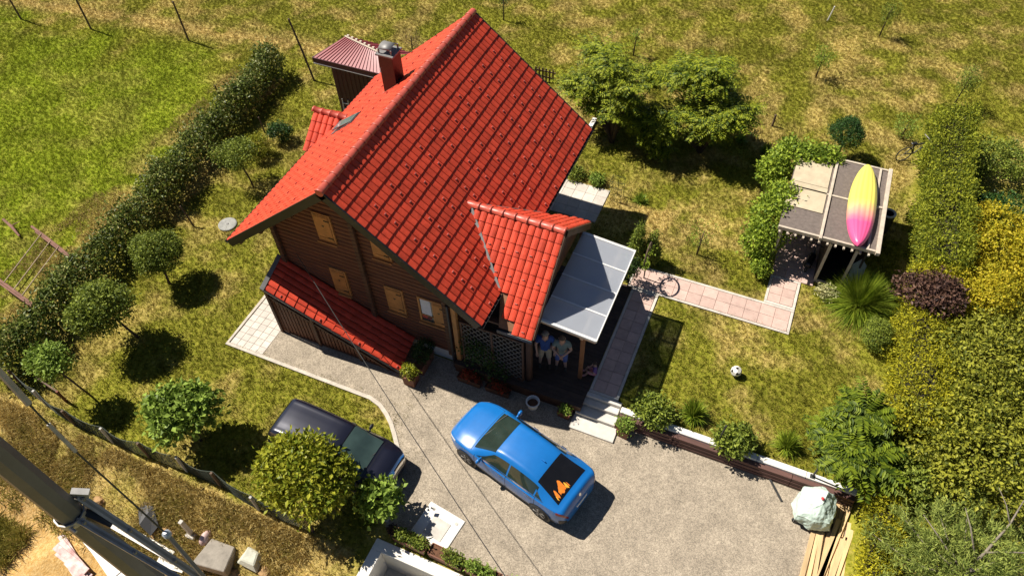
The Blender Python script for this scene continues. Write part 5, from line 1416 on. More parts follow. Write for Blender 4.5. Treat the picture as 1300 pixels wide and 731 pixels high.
person('small person in pink and purple sitting beside the orange brown post', (7.46, 1.72, 0.51), math.radians(200), 1.15, sit,
       dict(skin=M_skin, shirt=cloth('purple top', (0.20, 0.10, 0.28)), shorts=cloth('pink leggings', (0.62, 0.24, 0.28)), hair=cloth('brown hair', (0.09, 0.06, 0.04)), shoe=cloth('pink shoes', (0.55, 0.28, 0.30))))

# ------------------------------------------------------------------ kayak shelter
sh_ = thing('shelter', 'flat roofed garden shelter with dark roofing felt and pale wooden battens', 'shelter', (13.1, 10.3, 0.45))
M_felt = mat('mineral roofing felt', (0.155, 0.125, 0.108), 0.9, 0.25, 9, 0.5, 80)
M_batten = mat('weathered pale wood', (0.50, 0.43, 0.34), 0.75, 0.2, 5, 0.2, 30)
zt_ = 2.12
xa, xb, ya, yb_ = -1.55, 1.62, -2.0, 2.18
for i, (x0, x1) in enumerate(((xa, -0.22), (-0.14, 1.28))):
    for (y0, y1) in ((ya+0.04, 0.10), (0.18, yb_-0.04)):
        B(x0, x1, y0, y1, zt_-0.03, zt_).build('roof_panel', M_felt, sh_)
B(1.30, 1.58, ya+0.04, yb_-0.04, zt_-0.05, zt_-0.02).build('roof_panel', M_felt, sh_)
for x, w in ((-0.18, 0.09), (1.62, 0.13)): B(x-w/2, x+w/2, ya-0.12, yb_+0.08, zt_-0.06, zt_+0.07).build('batten', M_batten, sh_, 0.008)
B(1.27, 1.34, ya, yb_, zt_-0.02, zt_+0.045).build('batten', M_batten, sh_, 0.006)
for y in (ya, 0.14, yb_): B(xa, 1.55, y-0.04, y+0.04, zt_-0.10, zt_+0.035).build('cross_batten', M_batten, sh_, 0.006)
for k in range(12):
    x = xa+0.08+k*0.26
    B(x-0.03, x+0.03, ya-0.14, ya+0.5, zt_-0.17, zt_-0.11).build('rafter', M_batten, sh_)
for x, y in ((-1.4, -1.85), (0.22, -1.95), (1.05, -1.95), (-1.4, 1.9), (1.4, 1.9)):
    B(x-0.045, x+0.045, y-0.045, y+0.045, 0.0, zt_-0.18).build('post', M_batten, sh_)
B(0.20, 1.36, -1.94, 0.2, 0.0, 0.03).build('floor', mat('shade toned floor', (0.03, 0.025, 0.02), 0.9, 0.3, 5), sh_)  # added floor, shade of the opening put into its near-black colour
M_int = mat('shade toned boards', (0.035, 0.026, 0.020), 0.8, 0.3, 5)  # added inner walls, shade inside the shelter painted as near-black
B(0.27, 1.35, 0.2, 0.26, 0.0, zt_-0.2).build('back_wall', M_int, sh_); B(1.36, 1.42, -1.8, 1.85, 0.0, zt_-0.2).build('side_wall', M_int, sh_); B(0.16, 0.21, -1.89, 0.9, 0.0, zt_-0.2).build('side_wall', M_int, sh_)
B(0.27, 1.0, -2.02, -1.95, 0.0, 0.12).build('sill_board', M_batten, sh_); B(-1.5, 0.17, 0.9, 0.96, 0.0, zt_-0.2).build('back_wall', M_int, sh_)
tp = thing('plywood_sheet', 'pale beige sheet lying on the left half of the shelter roof', 'sheet', (12.18, 10.65, 2.575))
M_ply = mat('pale plywood', (0.50, 0.42, 0.29), 0.8, 0.15, 3, 0.15, 30)
B(-0.62, 0.63, -1.25, 0.06, 0.0, 0.03).build('sheet', M_ply, tp, 0.004); B(-0.60, 0.62, 0.075, 1.35, 0.0, 0.032).build('sheet', M_ply, tp, 0.004)
# kayak upside down on the roof
def kayak():
    rt = thing('kayak', 'yellow and pink sit on top kayak lying bottom up on the shelter roof', 'kayak', (13.98, 10.2, 2.60), math.radians(92))
    m, nt, b = nt_new('kayak plastic')
    tc = nt.nodes.new('ShaderNodeTexCoord'); sp = nt.nodes.new('ShaderNodeSeparateXYZ'); nt.links.new(tc.outputs['Object'], sp.inputs[0])
    nz = nt.nodes.new('ShaderNodeTexNoise'); nz.inputs['Scale'].default_value = 2.5; nt.links.new(tc.outputs['Object'], nz.inputs['Vector'])
    ma = nt.nodes.new('ShaderNodeMath'); ma.operation = 'MULTIPLY_ADD'; ma.inputs[1].default_value = 0.45; nt.links.new(nz.outputs['Fac'], ma.inputs[0]); nt.links.new(sp.outputs[0], ma.inputs[2])
    rp = nt.nodes.new('ShaderNodeMapRange'); rp.inputs[1].default_value = -0.85; rp.inputs[2].default_value = 0.75; nt.links.new(ma.outputs[0], rp.inputs[0])
    cr = nt.nodes.new('ShaderNodeValToRGB'); cr.color_ramp.elements[0].color = (0.76, 0.10, 0.26, 1); cr.color_ramp.elements[0].position = 0.05
    cr.color_ramp.elements[1].color = (0.76, 0.68, 0.13, 1); cr.color_ramp.elements[1].position = 0.75
    e = cr.color_ramp.elements.new(0.38); e.color = (0.80, 0.38, 0.24, 1)
    nt.links.new(rp.outputs[0], cr.inputs[0]); nt.links.new(cr.outputs[0], b.inputs['Base Color']); b.inputs['Roughness'].default_value = 0.35
    L_, n, k = 4.15, 60, 33
    vs = []
    for i in range(n):
        t = -1+2*i/(n-1); x = t*L_/2
        w = 0.455*max(0.0, 1-abs(t)**2.3)**0.62+0.006
        hgt = 0.26*max(0.0, 1-abs(t)**3.0)**0.5+0.03*abs(t)+0.02
        for j in range(k):
            a = math.pi*j/(k-1); c = math.cos(a); sn = math.sin(a)
            rib = 1+0.10*max(0.0, 1-abs(t)**4)*(math.cos(5*math.pi*c*0.62)**2-0.5)*sn
            vs.append((x, w*math.copysign(abs(c)**0.85, c), 0.04+0.10*abs(t)**3+hgt*sn**0.8*rib))
    fs = [(i*k+j, i*k+j+1, (i+1)*k+j+1, (i+1)*k+j) for i in range(n-1) for j in range(k-1)]
    mb = MB(); mb.smooth = True; mb.add(vs, fs)
    mb.add([(vs[i*k][0], vs[i*k][1], vs[i*k][2]) for i in range(n)]+[vs[i*k+k-1] for i in range(n)], [(i, i+1, n+i+1, n+i) for i in range(n-1)])
    mb.build('hull', m, rt)
    for xx in (-2.02, 2.02):
        h = MB(); h.tube([(xx, -0.06, 0.13), (xx+math.copysign(0.08, xx), 0, 0.15), (xx, 0.06, 0.13)], 0.014, 6); h.build('grab_handle', M_black, rt)
kayak()
# drum, leaning board, odds and ends near the shelter
dm = thing('barrel', 'dark round barrel standing at the hedge side of the shelter', 'barrel', (15.18, 11.75, 0.45))
n = 22; q = MB(); q.smooth = False; vs = []
for r, z in ((0.24, 0), (0.26, 0.4), (0.25, 0.85), (0.19, 0.85), (0.19, 0.45)):
    vs += [(r*math.cos(6.283*j/n), r*math.sin(6.283*j/n), z) for j in range(n)]
q.add(vs, [(i*n+j, i*n+(j+1) % n, (i+1)*n+(j+1) % n, (i+1)*n+j) for i in range(4) for j in range(n)]+[tuple(range(4*n, 5*n))]); q.build('barrel_wall', mat('dark barrel', (0.05, 0.045, 0.04), 0.7, 0.3, 6), dm)
q = MB(); vs = []
for r, z in ((0.26, 0.852), (0.26, 0.90), (0.185, 0.90), (0.185, 0.852)): vs += [(r*math.cos(6.283*j/n), r*math.sin(6.283*j/n), z) for j in range(n)]
q.add(vs, [(i*n+j, i*n+(j+1) % n, ((i+1) % 4)*n+(j+1) % n, ((i+1) % 4)*n+j) for i in range(4) for j in range(n)]); q.build('rim', M_conc, dm)
lb = thing('leaning_board', 'grey blue board leaning against the open corner of the shelter', 'board', (14.45, 8.1, 0.45))
MB().add([(-0.22, 0, 0), (0.24, 0.06, 0), (0.22, 0.45, 1.15), (0.02, 0.52, 1.35), (-0.20, 0.42, 1.10)], [(0, 1, 2, 3, 4)]).build('panel', mat('grey blue board', (0.26, 0.30, 0.31), 0.6, 0.15, 5), lb)
lb.children[0].modifiers.new('thick', 'SOLIDIFY').thickness = 0.03
sk_ = thing('garden_machine', 'small dark machine parked on the patio under the shelter edge', 'machine', (13.0, 8.95, 0.475), 1.4)
B(-0.35, 0.3, -0.12, 0.12, 0.18, 0.42).build('body', M_trim, sk_, 0.05); B(0.22, 0.30, -0.03, 0.03, 0.35, 0.85).build('column', M_dark, sk_)
MB().tube([(0.26, -0.25, 0.86), (0.26, 0.25, 0.86)], 0.02, 6).build('handlebar', M_dark, sk_)
for x in (-0.3, 0.35):
    wheel(sk_, x, 0.0, 0.15, 0.08, 1, M_tyre, M_rim)
bk = thing('bicycle', 'dark bicycle leaning by the far end of the thuja hedge', 'bicycle', (15.95, 16.35, 0.45), math.radians(35))
for x in (-0.5, 0.5):
    w = MB(); pts = [(x+0.33*math.cos(t), 0.0, 0.34+0.33*math.sin(t)) for t in np.linspace(0, 6.2832, 25)]; w.tube(pts, 0.022, 6, False); wo = w.build('wheel', M_tyre, bk)
    s_ = MB()
    for k in range(8): s_.beam((x, 0, 0.34), (x+0.32*math.cos(k*0.785), 0, 0.34+0.32*math.sin(k*0.785)), 0.006, 0.006)
    s_.build('spokes', M_tin, wo)
fr = MB()
for a, b_ in (((-0.5, 0, 0.34), (-0.1, 0, 0.30)), ((-0.1, 0, 0.30), (-0.25, 0, 0.80)), ((-0.5, 0, 0.34), (-0.22, 0, 0.72)), ((-0.1, 0, 0.30), (0.36, 0, 0.75)), ((-0.23, 0, 0.74), (0.35, 0, 0.80)), ((0.34, 0, 0.90), (0.5, 0, 0.34))): fr.tube([a, b_], 0.022, 6)
fr.build('frame', M_dark, bk); B(-0.38, -0.14, -0.07, 0.07, 0.82, 0.88).build('saddle', M_black, bk, 0.02)
MB().tube([(0.30, -0.28, 0.98), (0.34, 0, 0.95), (0.30, 0.28, 0.98)], 0.016, 6).build('handlebar', M_tin, bk)
fb = MB(); fb.smooth = True; fb.tube([(0.62, 0.0, 0.60), (0.60, 0.0, 0.72), (0.55, 0, 0.80)], [0.02, 0.09, 0.06], 8); fb.build('front_basket', M_tin, bk)

# ------------------------------------------------------------------ metal shed behind the house
sd_ = thing('metal_shed', 'dark maroon metal shed with ribbed dusky red roof behind the house', 'shed', (-5.6, 10.9, 0))
M_maroon = mat('maroon sheet metal', (0.075, 0.022, 0.026), 0.5, 0.15, 4)
M_mroof = mat('dusky red ribbed roof', (0.26, 0.040, 0.050), 0.42, 0.12, 4)
def quadgrid(name, a, b, c, d, n, m, parent, rib=0.03):
    """ribbed sheet over quad a,b (low edge) d,c (high edge), ribs run from low to high"""
    a, b, c, d = (Vector(p) for p in (a, b, c, d)); nn = (b-a).cross(d-a).normalized()
    mb = MB(); vs = []; fs = []
    prof = [(0, 0), (0.6, 0), (0.68, 1), (0.92, 1)]
    ts = [(k+p)/n for k in range(n) for p, _ in prof]+[1.0]; hs_ = [h for k in range(n) for _, h in prof]+[0]
    for t, h in zip(ts, hs_):
        vs += [a.lerp(b, t)+nn*h*rib, d.lerp(c, t)+nn*h*rib]
    k = len(ts); fs = [(2*i, 2*i+2, 2*i+3, 2*i+1) for i in range(k-1)]
    o = mb.add(vs, fs).build(name, m, parent); md = o.modifiers.new('thick', 'SOLIDIFY'); md.thickness = 0.02
    return o
# roof: eave at the front, a hip line running back from the rear corner
A_, Bq, Cq, Dq = (-1.90, -1.25, 3.66), (1.75, -1.25, 3.66), (0.95, -0.45, 3.98), (-1.15, 0.12, 3.98)
quadgrid('roof_sheet', A_, Bq, Cq, Dq, 22, M_mroof, sd_)
quadgrid('roof_sheet', (1.75, 0.55, 3.62), (-1.12, 0.45, 3.78), Dq, Cq, 12, M_mroof, sd_)
MB().beam(Vector(Dq)+Vector((0, 0, 0.03)), Vector(Cq)+Vector((0, 0, 0.03)), 0.07, 0.03).build('ridge_flashing', M_batten, sd_)
for k in range(9):
    p = Vector(Dq).lerp(Vector(Cq), (k+0.5)/9)
    B(p.x-0.03, p.x+0.06, p.y+0.02, p.y+0.12, p.z+0.02, p.z+0.075).build('ridge_clip', M_batten, sd_)
MB().beam((-1.90, -1.27, 3.58), (1.75, -1.27, 3.58), 0.04, 0.22).build('fascia', M_maroon, sd_)
MB().beam((-1.88, -1.30, 3.46), (1.75, -1.30, 3.46), 0.05, 0.03).build('gutter_lip', M_tin, sd_)
MB().beam((-1.92, -1.25, 3.58), (-1.17, 0.40, 3.80), 0.04, 0.2).build('verge', M_maroon, sd_)
quadgrid('wall_sheet', (-1.28, -1.02, 0.0), (1.7, -1.02, 0.0), (1.7, -1.02, 3.55), (-1.28, -1.02, 3.55), 14, M_maroon, sd_)
quadgrid('wall_sheet', (-1.28, 0.35, 0.0), (-1.28, -1.02, 0.0), (-1.28, -1.02, 3.55), (-1.28, 0.35, 3.6), 7, M_maroon, sd_)
B(-1.35, 1.75, -1.12, 0.6, -0.05, 0.06).build('base_slab', M_conc, sd_)
ld = thing('white_ladder', 'short white ladder leaning on the maroon shed wall', 'ladder', (-6.55, 9.72, 0.0))
for x in (-0.14, 0.14): MB().beam((x, 0, 0), (x, 0.14, 1.75), 0.03, 0.05).build('rail', M_white, ld)
for k in range(6): MB().beam((-0.14, 0.02*k+0.02, 0.25+k*0.26), (0.14, 0.02*k+0.02, 0.25+k*0.26), 0.028, 0.028).build('rung', M_white, ld)
B(-7.35, -6.75, 9.35, 9.62, 0.0, 0.10).build('paving_stone', M_conc)
tag(bpy.data.objects['paving_stone'], 'pale flat stone lying at the corner of the maroon shed', 'stone')

# ------------------------------------------------------------------ fences, posts and frames on the left
M_oldwood = mat('old grey brown wood', (0.115, 0.075, 0.050), 0.85, 0.35, 5, 0.4, 30)
def post(label, base, top, r=0.04, wires=None, group=None, name='fence_post'):
    p = thing(name, label, 'post', base, group=group)
    MB().tube([(0, 0, -0.1), tuple(Vector(top)*0.5+Vector((0.01, 0, 0))), top], [r, r*0.95, r*0.85], 7).build('shaft', M_oldwood, p)
    MB().lathe([(r*0.95, 0), (r*1.05, 0.02), (r*0.5, 0.05)], (top[0], top[1], top[2]-0.01), 8).build('cap', M_oldwood, p)
post('tall dark leaning pole at the top end of the laurel hedge', (-10.25, 12.5, 0), (-0.75, 0.25, 2.9), 0.05)
post('dark wooden post at the corner of the tan track', (-18.2, 13.1, 0), (0.0, 0.0, 2.1), 0.05)
post('dark wooden post between the track and the lush field', (-23.7, 12.1, 0), (0.0, 0.0, 1.9), 0.05)
post('dark wooden post farthest out along the lush field', (-28.0, 11.5, 0), (0.0, 0.0, 1.9), 0.05)
post('short stub of post showing above the laurel hedge', (-13.3, 9.5, 0), (-0.1, 0, 0.9), 0.04)
post('thin post on the field side of the laurel hedge', (-12.4, 3.4, 0), (-0.1, 0.1, 0.85), 0.035)
post('crooked brown prop on the lawn side of the laurel hedge', (-9.35, 2.5, 0), (-0.35, 0.1, 0.9), 0.035)
post('short crooked stake near the small dark bush', (-10.2, 8.4, 0), (-0.15, 0.1, 0.7), 0.035)
post('short dark post standing near the edge of the tree shadow', (10.33, 16.4, 0.45), (0.02, 0, 0.55), 0.05)
post('white stake standing alone in the upper field', (11.3, 25.6, 0.45), (0.12, 0, 0.75), 0.035)
bpy.data.objects['cap.009'].data.materials[0] = M_white; [o for o in bpy.data.objects if o.name == 'shaft.011' or o.name == 'shaft.009']
for o in bpy.data.objects:
    if o.parent and o.parent.get('label', '').startswith('white stake'): o.data.materials[0] = M_white
post('dark garden pump post behind the maroon shed', (-8.2, 13.0, 0), (-0.15, 0.1, 1.2), 0.06)
# wooden rack lying in the field
rk = thing('wooden_rack', 'old wooden rack of two logs joined by pale poles in the field', 'rack', (-13.3, -1.6, 0))
M_log = mat('reddish old log', (0.21, 0.105, 0.075), 0.85, 0.3, 4, 0.5, 25); M_pole = mat('pale poles', (0.36, 0.27, 0.18), 0.8, 0.25, 5)
def W(x, y, z): return (x+13.3, y+1.6, z)
for a, b_ in ((W(-15.0, -0.1, 0.35), W(-12.35, -0.75, 0.40)), (W(-14.35, -2.55, 0.35), W(-11.8, -3.05, 0.40))):
    d = (Vector(b_)-Vector(a)).cross(Vector((0, 0, 1))).normalized()*0.07
    MB().tube([a, tuple((Vector(a)+Vector(b_))/2+Vector((0, 0, 0.03))), b_], [0.05, 0.055, 0.045], 8).build('log', M_log, rk)
    MB().tube([tuple(Vector(a)+d+Vector((0.4, -0.1, 0.02))), tuple(Vector(b_)+d+Vector((0, 0, 0.02)))], [0.035, 0.04], 8).build('log', M_log, rk)
    for t in (0.15, 0.85):
        p = Vector(a).lerp(Vector(b_), t); MB().tube([(p.x, p.y, -0.05), (p.x, p.y, p.z)], 0.035, 6).build('leg', M_log, rk)
for t in (0.28, 0.52, 0.72):
    p = Vector(W(-15.0, -0.1, 0.42)).lerp(Vector(W(-12.35, -0.75, 0.46)), t); q = Vector(W(-14.35, -2.55, 0.42)).lerp(Vector(W(-11.8, -3.05, 0.46)), t)
    MB().tube([tuple(p), tuple(q)], [0.022, 0.026], 6).build('pole', M_pole, rk)
lg = thing('fallen_log', 'fallen reddish branch lying in the lush field', 'log', (-16.1, -0.3, 0.05))
MB().tube([(-0.6, 0.2, 0.05), (0.1, 0.0, 0.09), (0.75, -0.25, 0.06)], [0.05, 0.06, 0.035], 8).build('branch', M_log, lg); MB().tube([(0.0, 0.0, 0.08), (0.3, 0.3, 0.2)], [0.03, 0.012], 6).build('twig', M_log, lg)
mh = thing('manhole_cover', 'round grey concrete cover on the lawn below the roof corner', 'cover', (-8.2, 3.1, 0.0))
MB().lathe([(0.36, -0.05), (0.36, 0.05), (0.33, 0.065)], (0, 0, 0), 26).build('cover', mat('grey cover', (0.30, 0.30, 0.28), 0.9, 0.25, 5, 0.3, 40), mh); MB().lathe([(0.05, 0.066), (0.05, 0.085)], (0, 0, 0), 10).build('handle', M_tin, mh)
wf = thing('wire_frame', 'green wire plant frame on the grass behind the back slabs', 'frame', (5.55, 9.75, 0.45))
M_gw = mat('green wire', (0.06, 0.09, 0.03), 0.5, 0.1, 8)
for x in (-0.24, 0.0, 0.24):
    for y in (-0.2, 0.2): MB().tube([(x, y, 0), (x, y, 0.95)], 0.008, 5).build('upright', M_gw, wf)
for z in (0.3, 0.62, 0.94): MB().tube([(-0.24, -0.2, z), (0.24, -0.2, z), (0.24, 0.2, z), (-0.24, 0.2, z), (-0.24, -0.2, z)], 0.007, 5, False).build('ring', M_gw, wf)
ar = thing('willow_ring', 'woven ring arch with leaves at the mouth of the pink path', 'arch', (7.75, 5.75, 0.47))
mb = MB(); mb.smooth = True
mb.tube([(0.0, 0.45+0.42*math.cos(t), 1.25+0.42*math.sin(t)) for t in np.linspace(0, 6.283, 25)], 0.03, 6, False); mb.build('ring', M_bark, ar)
MB().tube([(0, 0.45, 0), (0, 0.45, 0.83)], 0.025, 6).build('stake', M_bark, ar)
leafy('leaves', [(7.75, 6.2+0.42*math.cos(t), 1.72+0.42*math.sin(t), 0.09, 0.09, 0.09) for t in np.linspace(3.4, 6.0, 8)], 360, 0.07, L_ivy, ar, base=(7.75, 5.75, 0.47), spread=0.04)
round_tree('pot_shrub', 'dark shrub in the shade at the corner of the canopy and the pink path', (7.35, 5.55, 0.47), (7.30, 5.75, 1.15), (0.30, 0.42, 0.62), 1500, 0.08, L_dark, cat='shrub', spread=0.06, tr=0.03)
gt_ = thing('picket_fence', 'short brown picket fence glimpsed behind the back corner of the roof', 'fence', (0.4, 16.3, 0.1))
for k in range(6): B(-0.9+k*0.17, -0.83+k*0.17, -0.015, 0.015, 0.0, 0.7).build('picket', M_oldwood, gt_)
for z in (0.2, 0.5): B(-0.95, 0.1, 0.016, 0.05, z, z+0.06).build('rail', M_oldwood, gt_)

# green mesh fence over the embankment
mf = thing('mesh_fence', 'sagging dark green mesh fence along the top of the dry embankment', 'fence', (-4.2, -6.0, 0))
fpts = [(-9.95, -5.60), (-8.6, -5.86), (-7.2, -6.06), (-5.65, -6.07), (-4.25, -6.03), (-2.87, -5.95), (-1.6, -5.95), (-0.1, -6.12), (1.7, -6.05)]
M_mesh = mat('dark green mesh', (0.012, 0.024, 0.013), 0.7, 0.3, 6); M_fpost = mat('concrete post', (0.42, 0.41, 0.38), 0.8, 0.15, 5)
for k, (x, y) in enumerate(fpts):
    B(x+4.2-0.035, x+4.2+0.035, y+6.0-0.035, y+6.0+0.035, -0.1, 0.92).build('post', M_fpost if k % 2 else M_oldwood, mf)
for k in range(len(fpts)-1):
    a, b_ = fpts[k], fpts[k+1]; rows = 9; cols = 26; mb = MB()
    def fp(t, u):
        sag = -0.10*math.sin(math.pi*t)*u; bow = -0.10*math.sin(math.pi*t)*(0.4+0.6*u)*(1 if k % 2 else 0.6)+0.06*u
        return Vector((a[0]+(b_[0]-a[0])*t+4.2, a[1]+(b_[1]-a[1])*t+6.0+bow, 0.03+0.86*u+sag))
    for r in range(rows+1):
        mb.tube([fp(t/10, r/rows) for t in range(11)], 0.011, 4, False)
    for c in range(cols+1):
        mb.tube([fp(c/cols, u/3) for u in range(4)], 0.007, 4, False)
    mb.build('mesh_panel', M_mesh, mf)
ac = thing('corner_brace', 'dark bent rail at the corner of the mesh fence', 'rail', (-8.6, -5.45, 0))
MB().beam((-0.6, 0.1, 0.55), (0.45, -0.05, 0.60), 0.05, 0.05).build('rail', M_oldwood, ac); B(0.42, 0.49, -0.09, -0.02, -0.05, 0.63).build('upright', mat('rusty steel', (0.16, 0.05, 0.025), 0.8, 0.3, 8), ac); B(-0.62, -0.56, 0.07, 0.13, -0.05, 0.6).build('upright', M_oldwood, ac)

# ------------------------------------------------------------------ power pole, building site
pp = thing('power_pole', 'tall grey power pole with steel bracket arms rising past the embankment', 'pole', (3.22, -9.75, -1.6))
M_polec = mat('grey pole paint', (0.085, 0.090, 0.103), 0.55, 0.15, 2, 0.2, 20); M_gal = mat('galvanised steel', (0.36, 0.35, 0.335), 0.55, 0.2, 6, metal=0.2)
mb = MB(); rows = [(0.0, 0.22), (8.0, 0.19), (12.6, 0.17), (16.0, 0.155)]; vs = []
for z, r in rows: vs += [(r*math.cos(6.283*(j+0.5)/8), r*math.sin(6.283*(j+0.5)/8), z) for j in range(8)]
mb.add(vs, [(i*8+j, i*8+(j+1) % 8, (i+1)*8+(j+1) % 8, (i+1)*8+j) for i in range(3) for j in range(8)]+[tuple(range(24, 32))]); mb.build('shaft', M_polec, pp)
zc = 12.63
mb = MB(); vs = []
for r, z in ((0.185, zc-0.10), (0.205, zc-0.10), (0.205, zc+0.02), (0.185, zc+0.02)): vs += [(r*math.cos(6.283*j/12), r*math.sin(6.283*j/12), z) for j in range(12)]
mb.add(vs, [(i*12+j, i*12+(j+1) % 12, ((i+1) % 4)*12+(j+1) % 12, ((i+1) % 4)*12+j) for i in range(4) for j in range(12)]); mb.build('collar', M_gal, pp)
for a, b_, wd, hh in (((0.06, 0.21, 12.80), (2.2, 0.17, 10.15), 0.10, 0.07), ((0.17, -0.02, 12.62), (2.3, 0.0, 11.0), 0.085, 0.06)):
    arm = MB().beam(a, b_, wd, hh).build('bracket_arm', M_gal, pp)
    d = (Vector(b_)-Vector(a)).normalized()
    MB().beam(Vector(a)+Vector((0, 0, 0.046)), Vector(a)+d*2.4+Vector((0, 0, 0.046)), wd*0.35, 0.014).build('stiffener', M_tin, arm)
    for t in (0.12, 0.9, 1.7):
        q = Vector(a)+d*t; MB().lathe([(0.026, 0.0), (0.026, 0.05), (0.012, 0.06)], (q.x, q.y, q.z+hh/2), 6).build('bolt', M_tin, arm)
MB().beam((-0.02, 0.20, 12.86), (0.16, 0.30, 12.78), 0.09, 0.12).build('hinge_plate', M_gal, pp)
MB().beam((0.12, 0.10, 12.55), (0.42, 0.14, 12.30), 0.10, 0.14).build('clamp_box', M_black, pp)
MB().tube([(-0.22, -0.10, 12.60), (0.24, -0.16, 12.58)], 0.022, 6).build('clamp_bolt', M_gal, pp)
# cable clamped to the arms, with grip sleeves
cb = thing('power_cable', 'dark taut power cable with grey grip sleeves running past the power pole', 'cable', (4.27, -9.37, 10.42))
pts = [Vector(q)-Vector((4.27, -9.37, 10.42)) for q in ((2.72, -8.94, 14.4), (3.01, -9.06, 13.42), (3.2, -9.14, 12.77), (3.42, -9.21, 12.13), (3.8, -9.28, 11.3), (4.27, -9.37, 10.42), (4.76, -9.56, 9.6), (5.2, -9.75, 8.8))]
MB().tube(pts, 0.014, 6).build('conductor', M_dark, cb)
MB().tube([pts[0], pts[1], pts[1].lerp(pts[2], 0.8)], 0.040, 8).build('grip_sleeve', M_gal, cb)
MB().tube([pts[2].lerp(pts[3], 0.35), pts[3].lerp(pts[4], 0.1)], 0.026, 8).build('grip_sleeve', M_gal, cb)
MB().tube([pts[5], pts[6], pts[7]], 0.032, 8).build('strut_tube', M_tin, cb)
MB().lathe([(0.03, -0.06), (0.06, -0.03), (0.045, 0.0), (0.06, 0.03), (0.03, 0.07)], (0, 0, 0), 10).build('insulator', mat('blue white porcelain', (0.35, 0.40, 0.46), 0.3, 0.2, 8), cb)
# boards and rubble on the bare soil
def soilz(x, y): return float(hz(x, y))
M_wboard = mat('white insulation board', (0.72, 0.70, 0.66), 0.75, 0.10, 3); M_rboard = mat('red printed foil', (0.52, 0.22, 0.20), 0.6, 0.4, 4, col2=(0.70, 0.58, 0.54))
wpl = [(-4.35, -8.55, 2.0, 0.85, -20, 0.05), (-4.05, -8.66, 2.1, 0.8, -17, 0.11), (-3.35, -8.02, 2.4, 0.30, -3, 0.10), (-3.30, -8.75, 2.2, 0.5, -12, 0.17), (-2.1, -8.25, 0.9, 0.28, 8, 0.08)]
for i, (x, y, l, w, a, z) in enumerate(wpl):
    o = MB().box(-l/2, l/2, -w/2, w/2, 0, 0.05).build('insulation_board', M_wboard, None, 0.004, (x, y, soilz(x, y)+z)); o.rotation_euler = (random.gauss(0, .02), random.gauss(0, .02), math.radians(a))
    tag(o, ('wide white board lowest in the stack on the orange soil', 'wide white board lying on top of the lowest white board', 'long narrow white board nearest the embankment slope', 'long white board crossing the top of the white stack', 'short white board lying apart beside the cable')[i], 'board', 'white boards on the building site')
for i in range(7):
    x, y = -5.55+0.3*random.random()+0.14*i, -9.10-0.09*i+0.05*random.random()
    o = MB().box(-0.75, 0.75, -0.10, 0.10, 0, 0.045).build('packed_board', M_rboard, None, 0.004, (x, y, soilz(x, y)+0.05+0.05*(i % 3))); o.rotation_euler = (0, random.gauss(0, .02), math.radians(-14+random.gauss(0, 4)))
    tag(o, 'narrow white board wrapped in red foil lying on the orange soil', 'board', 'foil wrapped boards on the building site')
bp_ = thing('white_post', 'square white post standing beside its pale footing on the soil', 'post', (-1.85, -7.35, soilz(-1.85, -7.35)))
B(-0.06, 0.06, -0.06, 0.06, -0.1, 0.95).build('post', M_conc, bp_, 0.01); B(-0.16, 0.16, -0.14, 0.15, -0.1, 0.08).build('footing', M_conc, bp_, 0.03)
cbx = thing('concrete_block', 'grey concrete slab block lying at the foot of the embankment', 'block', (-0.75, -7.55, soilz(-0.75, -7.55)), 0.1)
MB().add([(-0.55, -0.5, 0), (0.55, -0.45, 0), (0.48, 0.32, 0), (-0.38, 0.35, 0), (-0.52, -0.47, 0.32), (0.52, -0.42, 0.34), (0.45, 0.29, 0.36), (-0.35, 0.32, 0.33)], [(0, 3, 2, 1), (4, 5, 6, 7), (0, 1, 5, 4), (1, 2, 6, 5), (2, 3, 7, 6), (3, 0, 4, 7)]).build('block', mat('grey concrete', (0.27, 0.24, 0.20), 0.9, 0.25, 4, 0.4, 30), cbx, 0.02)
rb = thing('rubble_stone', 'pale greenish rubble stone beside the concrete block', 'stone', (0.25, -7.25, soilz(0.25, -7.25)))
MB().add([(-0.35, -0.3, 0), (0.4, -0.32, 0), (0.3, 0.25, 0), (-0.3, 0.3, 0), (-0.2, -0.2, 0.2), (0.28, -0.2, 0.26), (0.15, 0.15, 0.22), (-0.2, 0.18, 0.24)], [(0, 3, 2, 1), (4, 5, 6, 7), (0, 1, 5, 4), (1, 2, 6, 5), (2, 3, 7, 6), (3, 0, 4, 7)]).build('stone', mat('greenish stone', (0.46, 0.46, 0.38), 0.9, 0.2, 5, 0.4, 20), rb, 0.03)
bg_ = thing('cement_bag', 'crumpled pink and white bag beside the white post', 'bag', (-1.35, -7.30, soilz(-1.35, -7.30)))
mb = MB(); mb.smooth = True; mb.lathe([(0.02, 0.28), (0.10, 0.26), (0.17, 0.16), (0.19, 0.05), (0.15, 0.0)], (0, 0, 0), 12, Matrix.Diagonal((0.8, 1.3, 1, 1))); mb.build('bag', M_rboard, bg_)
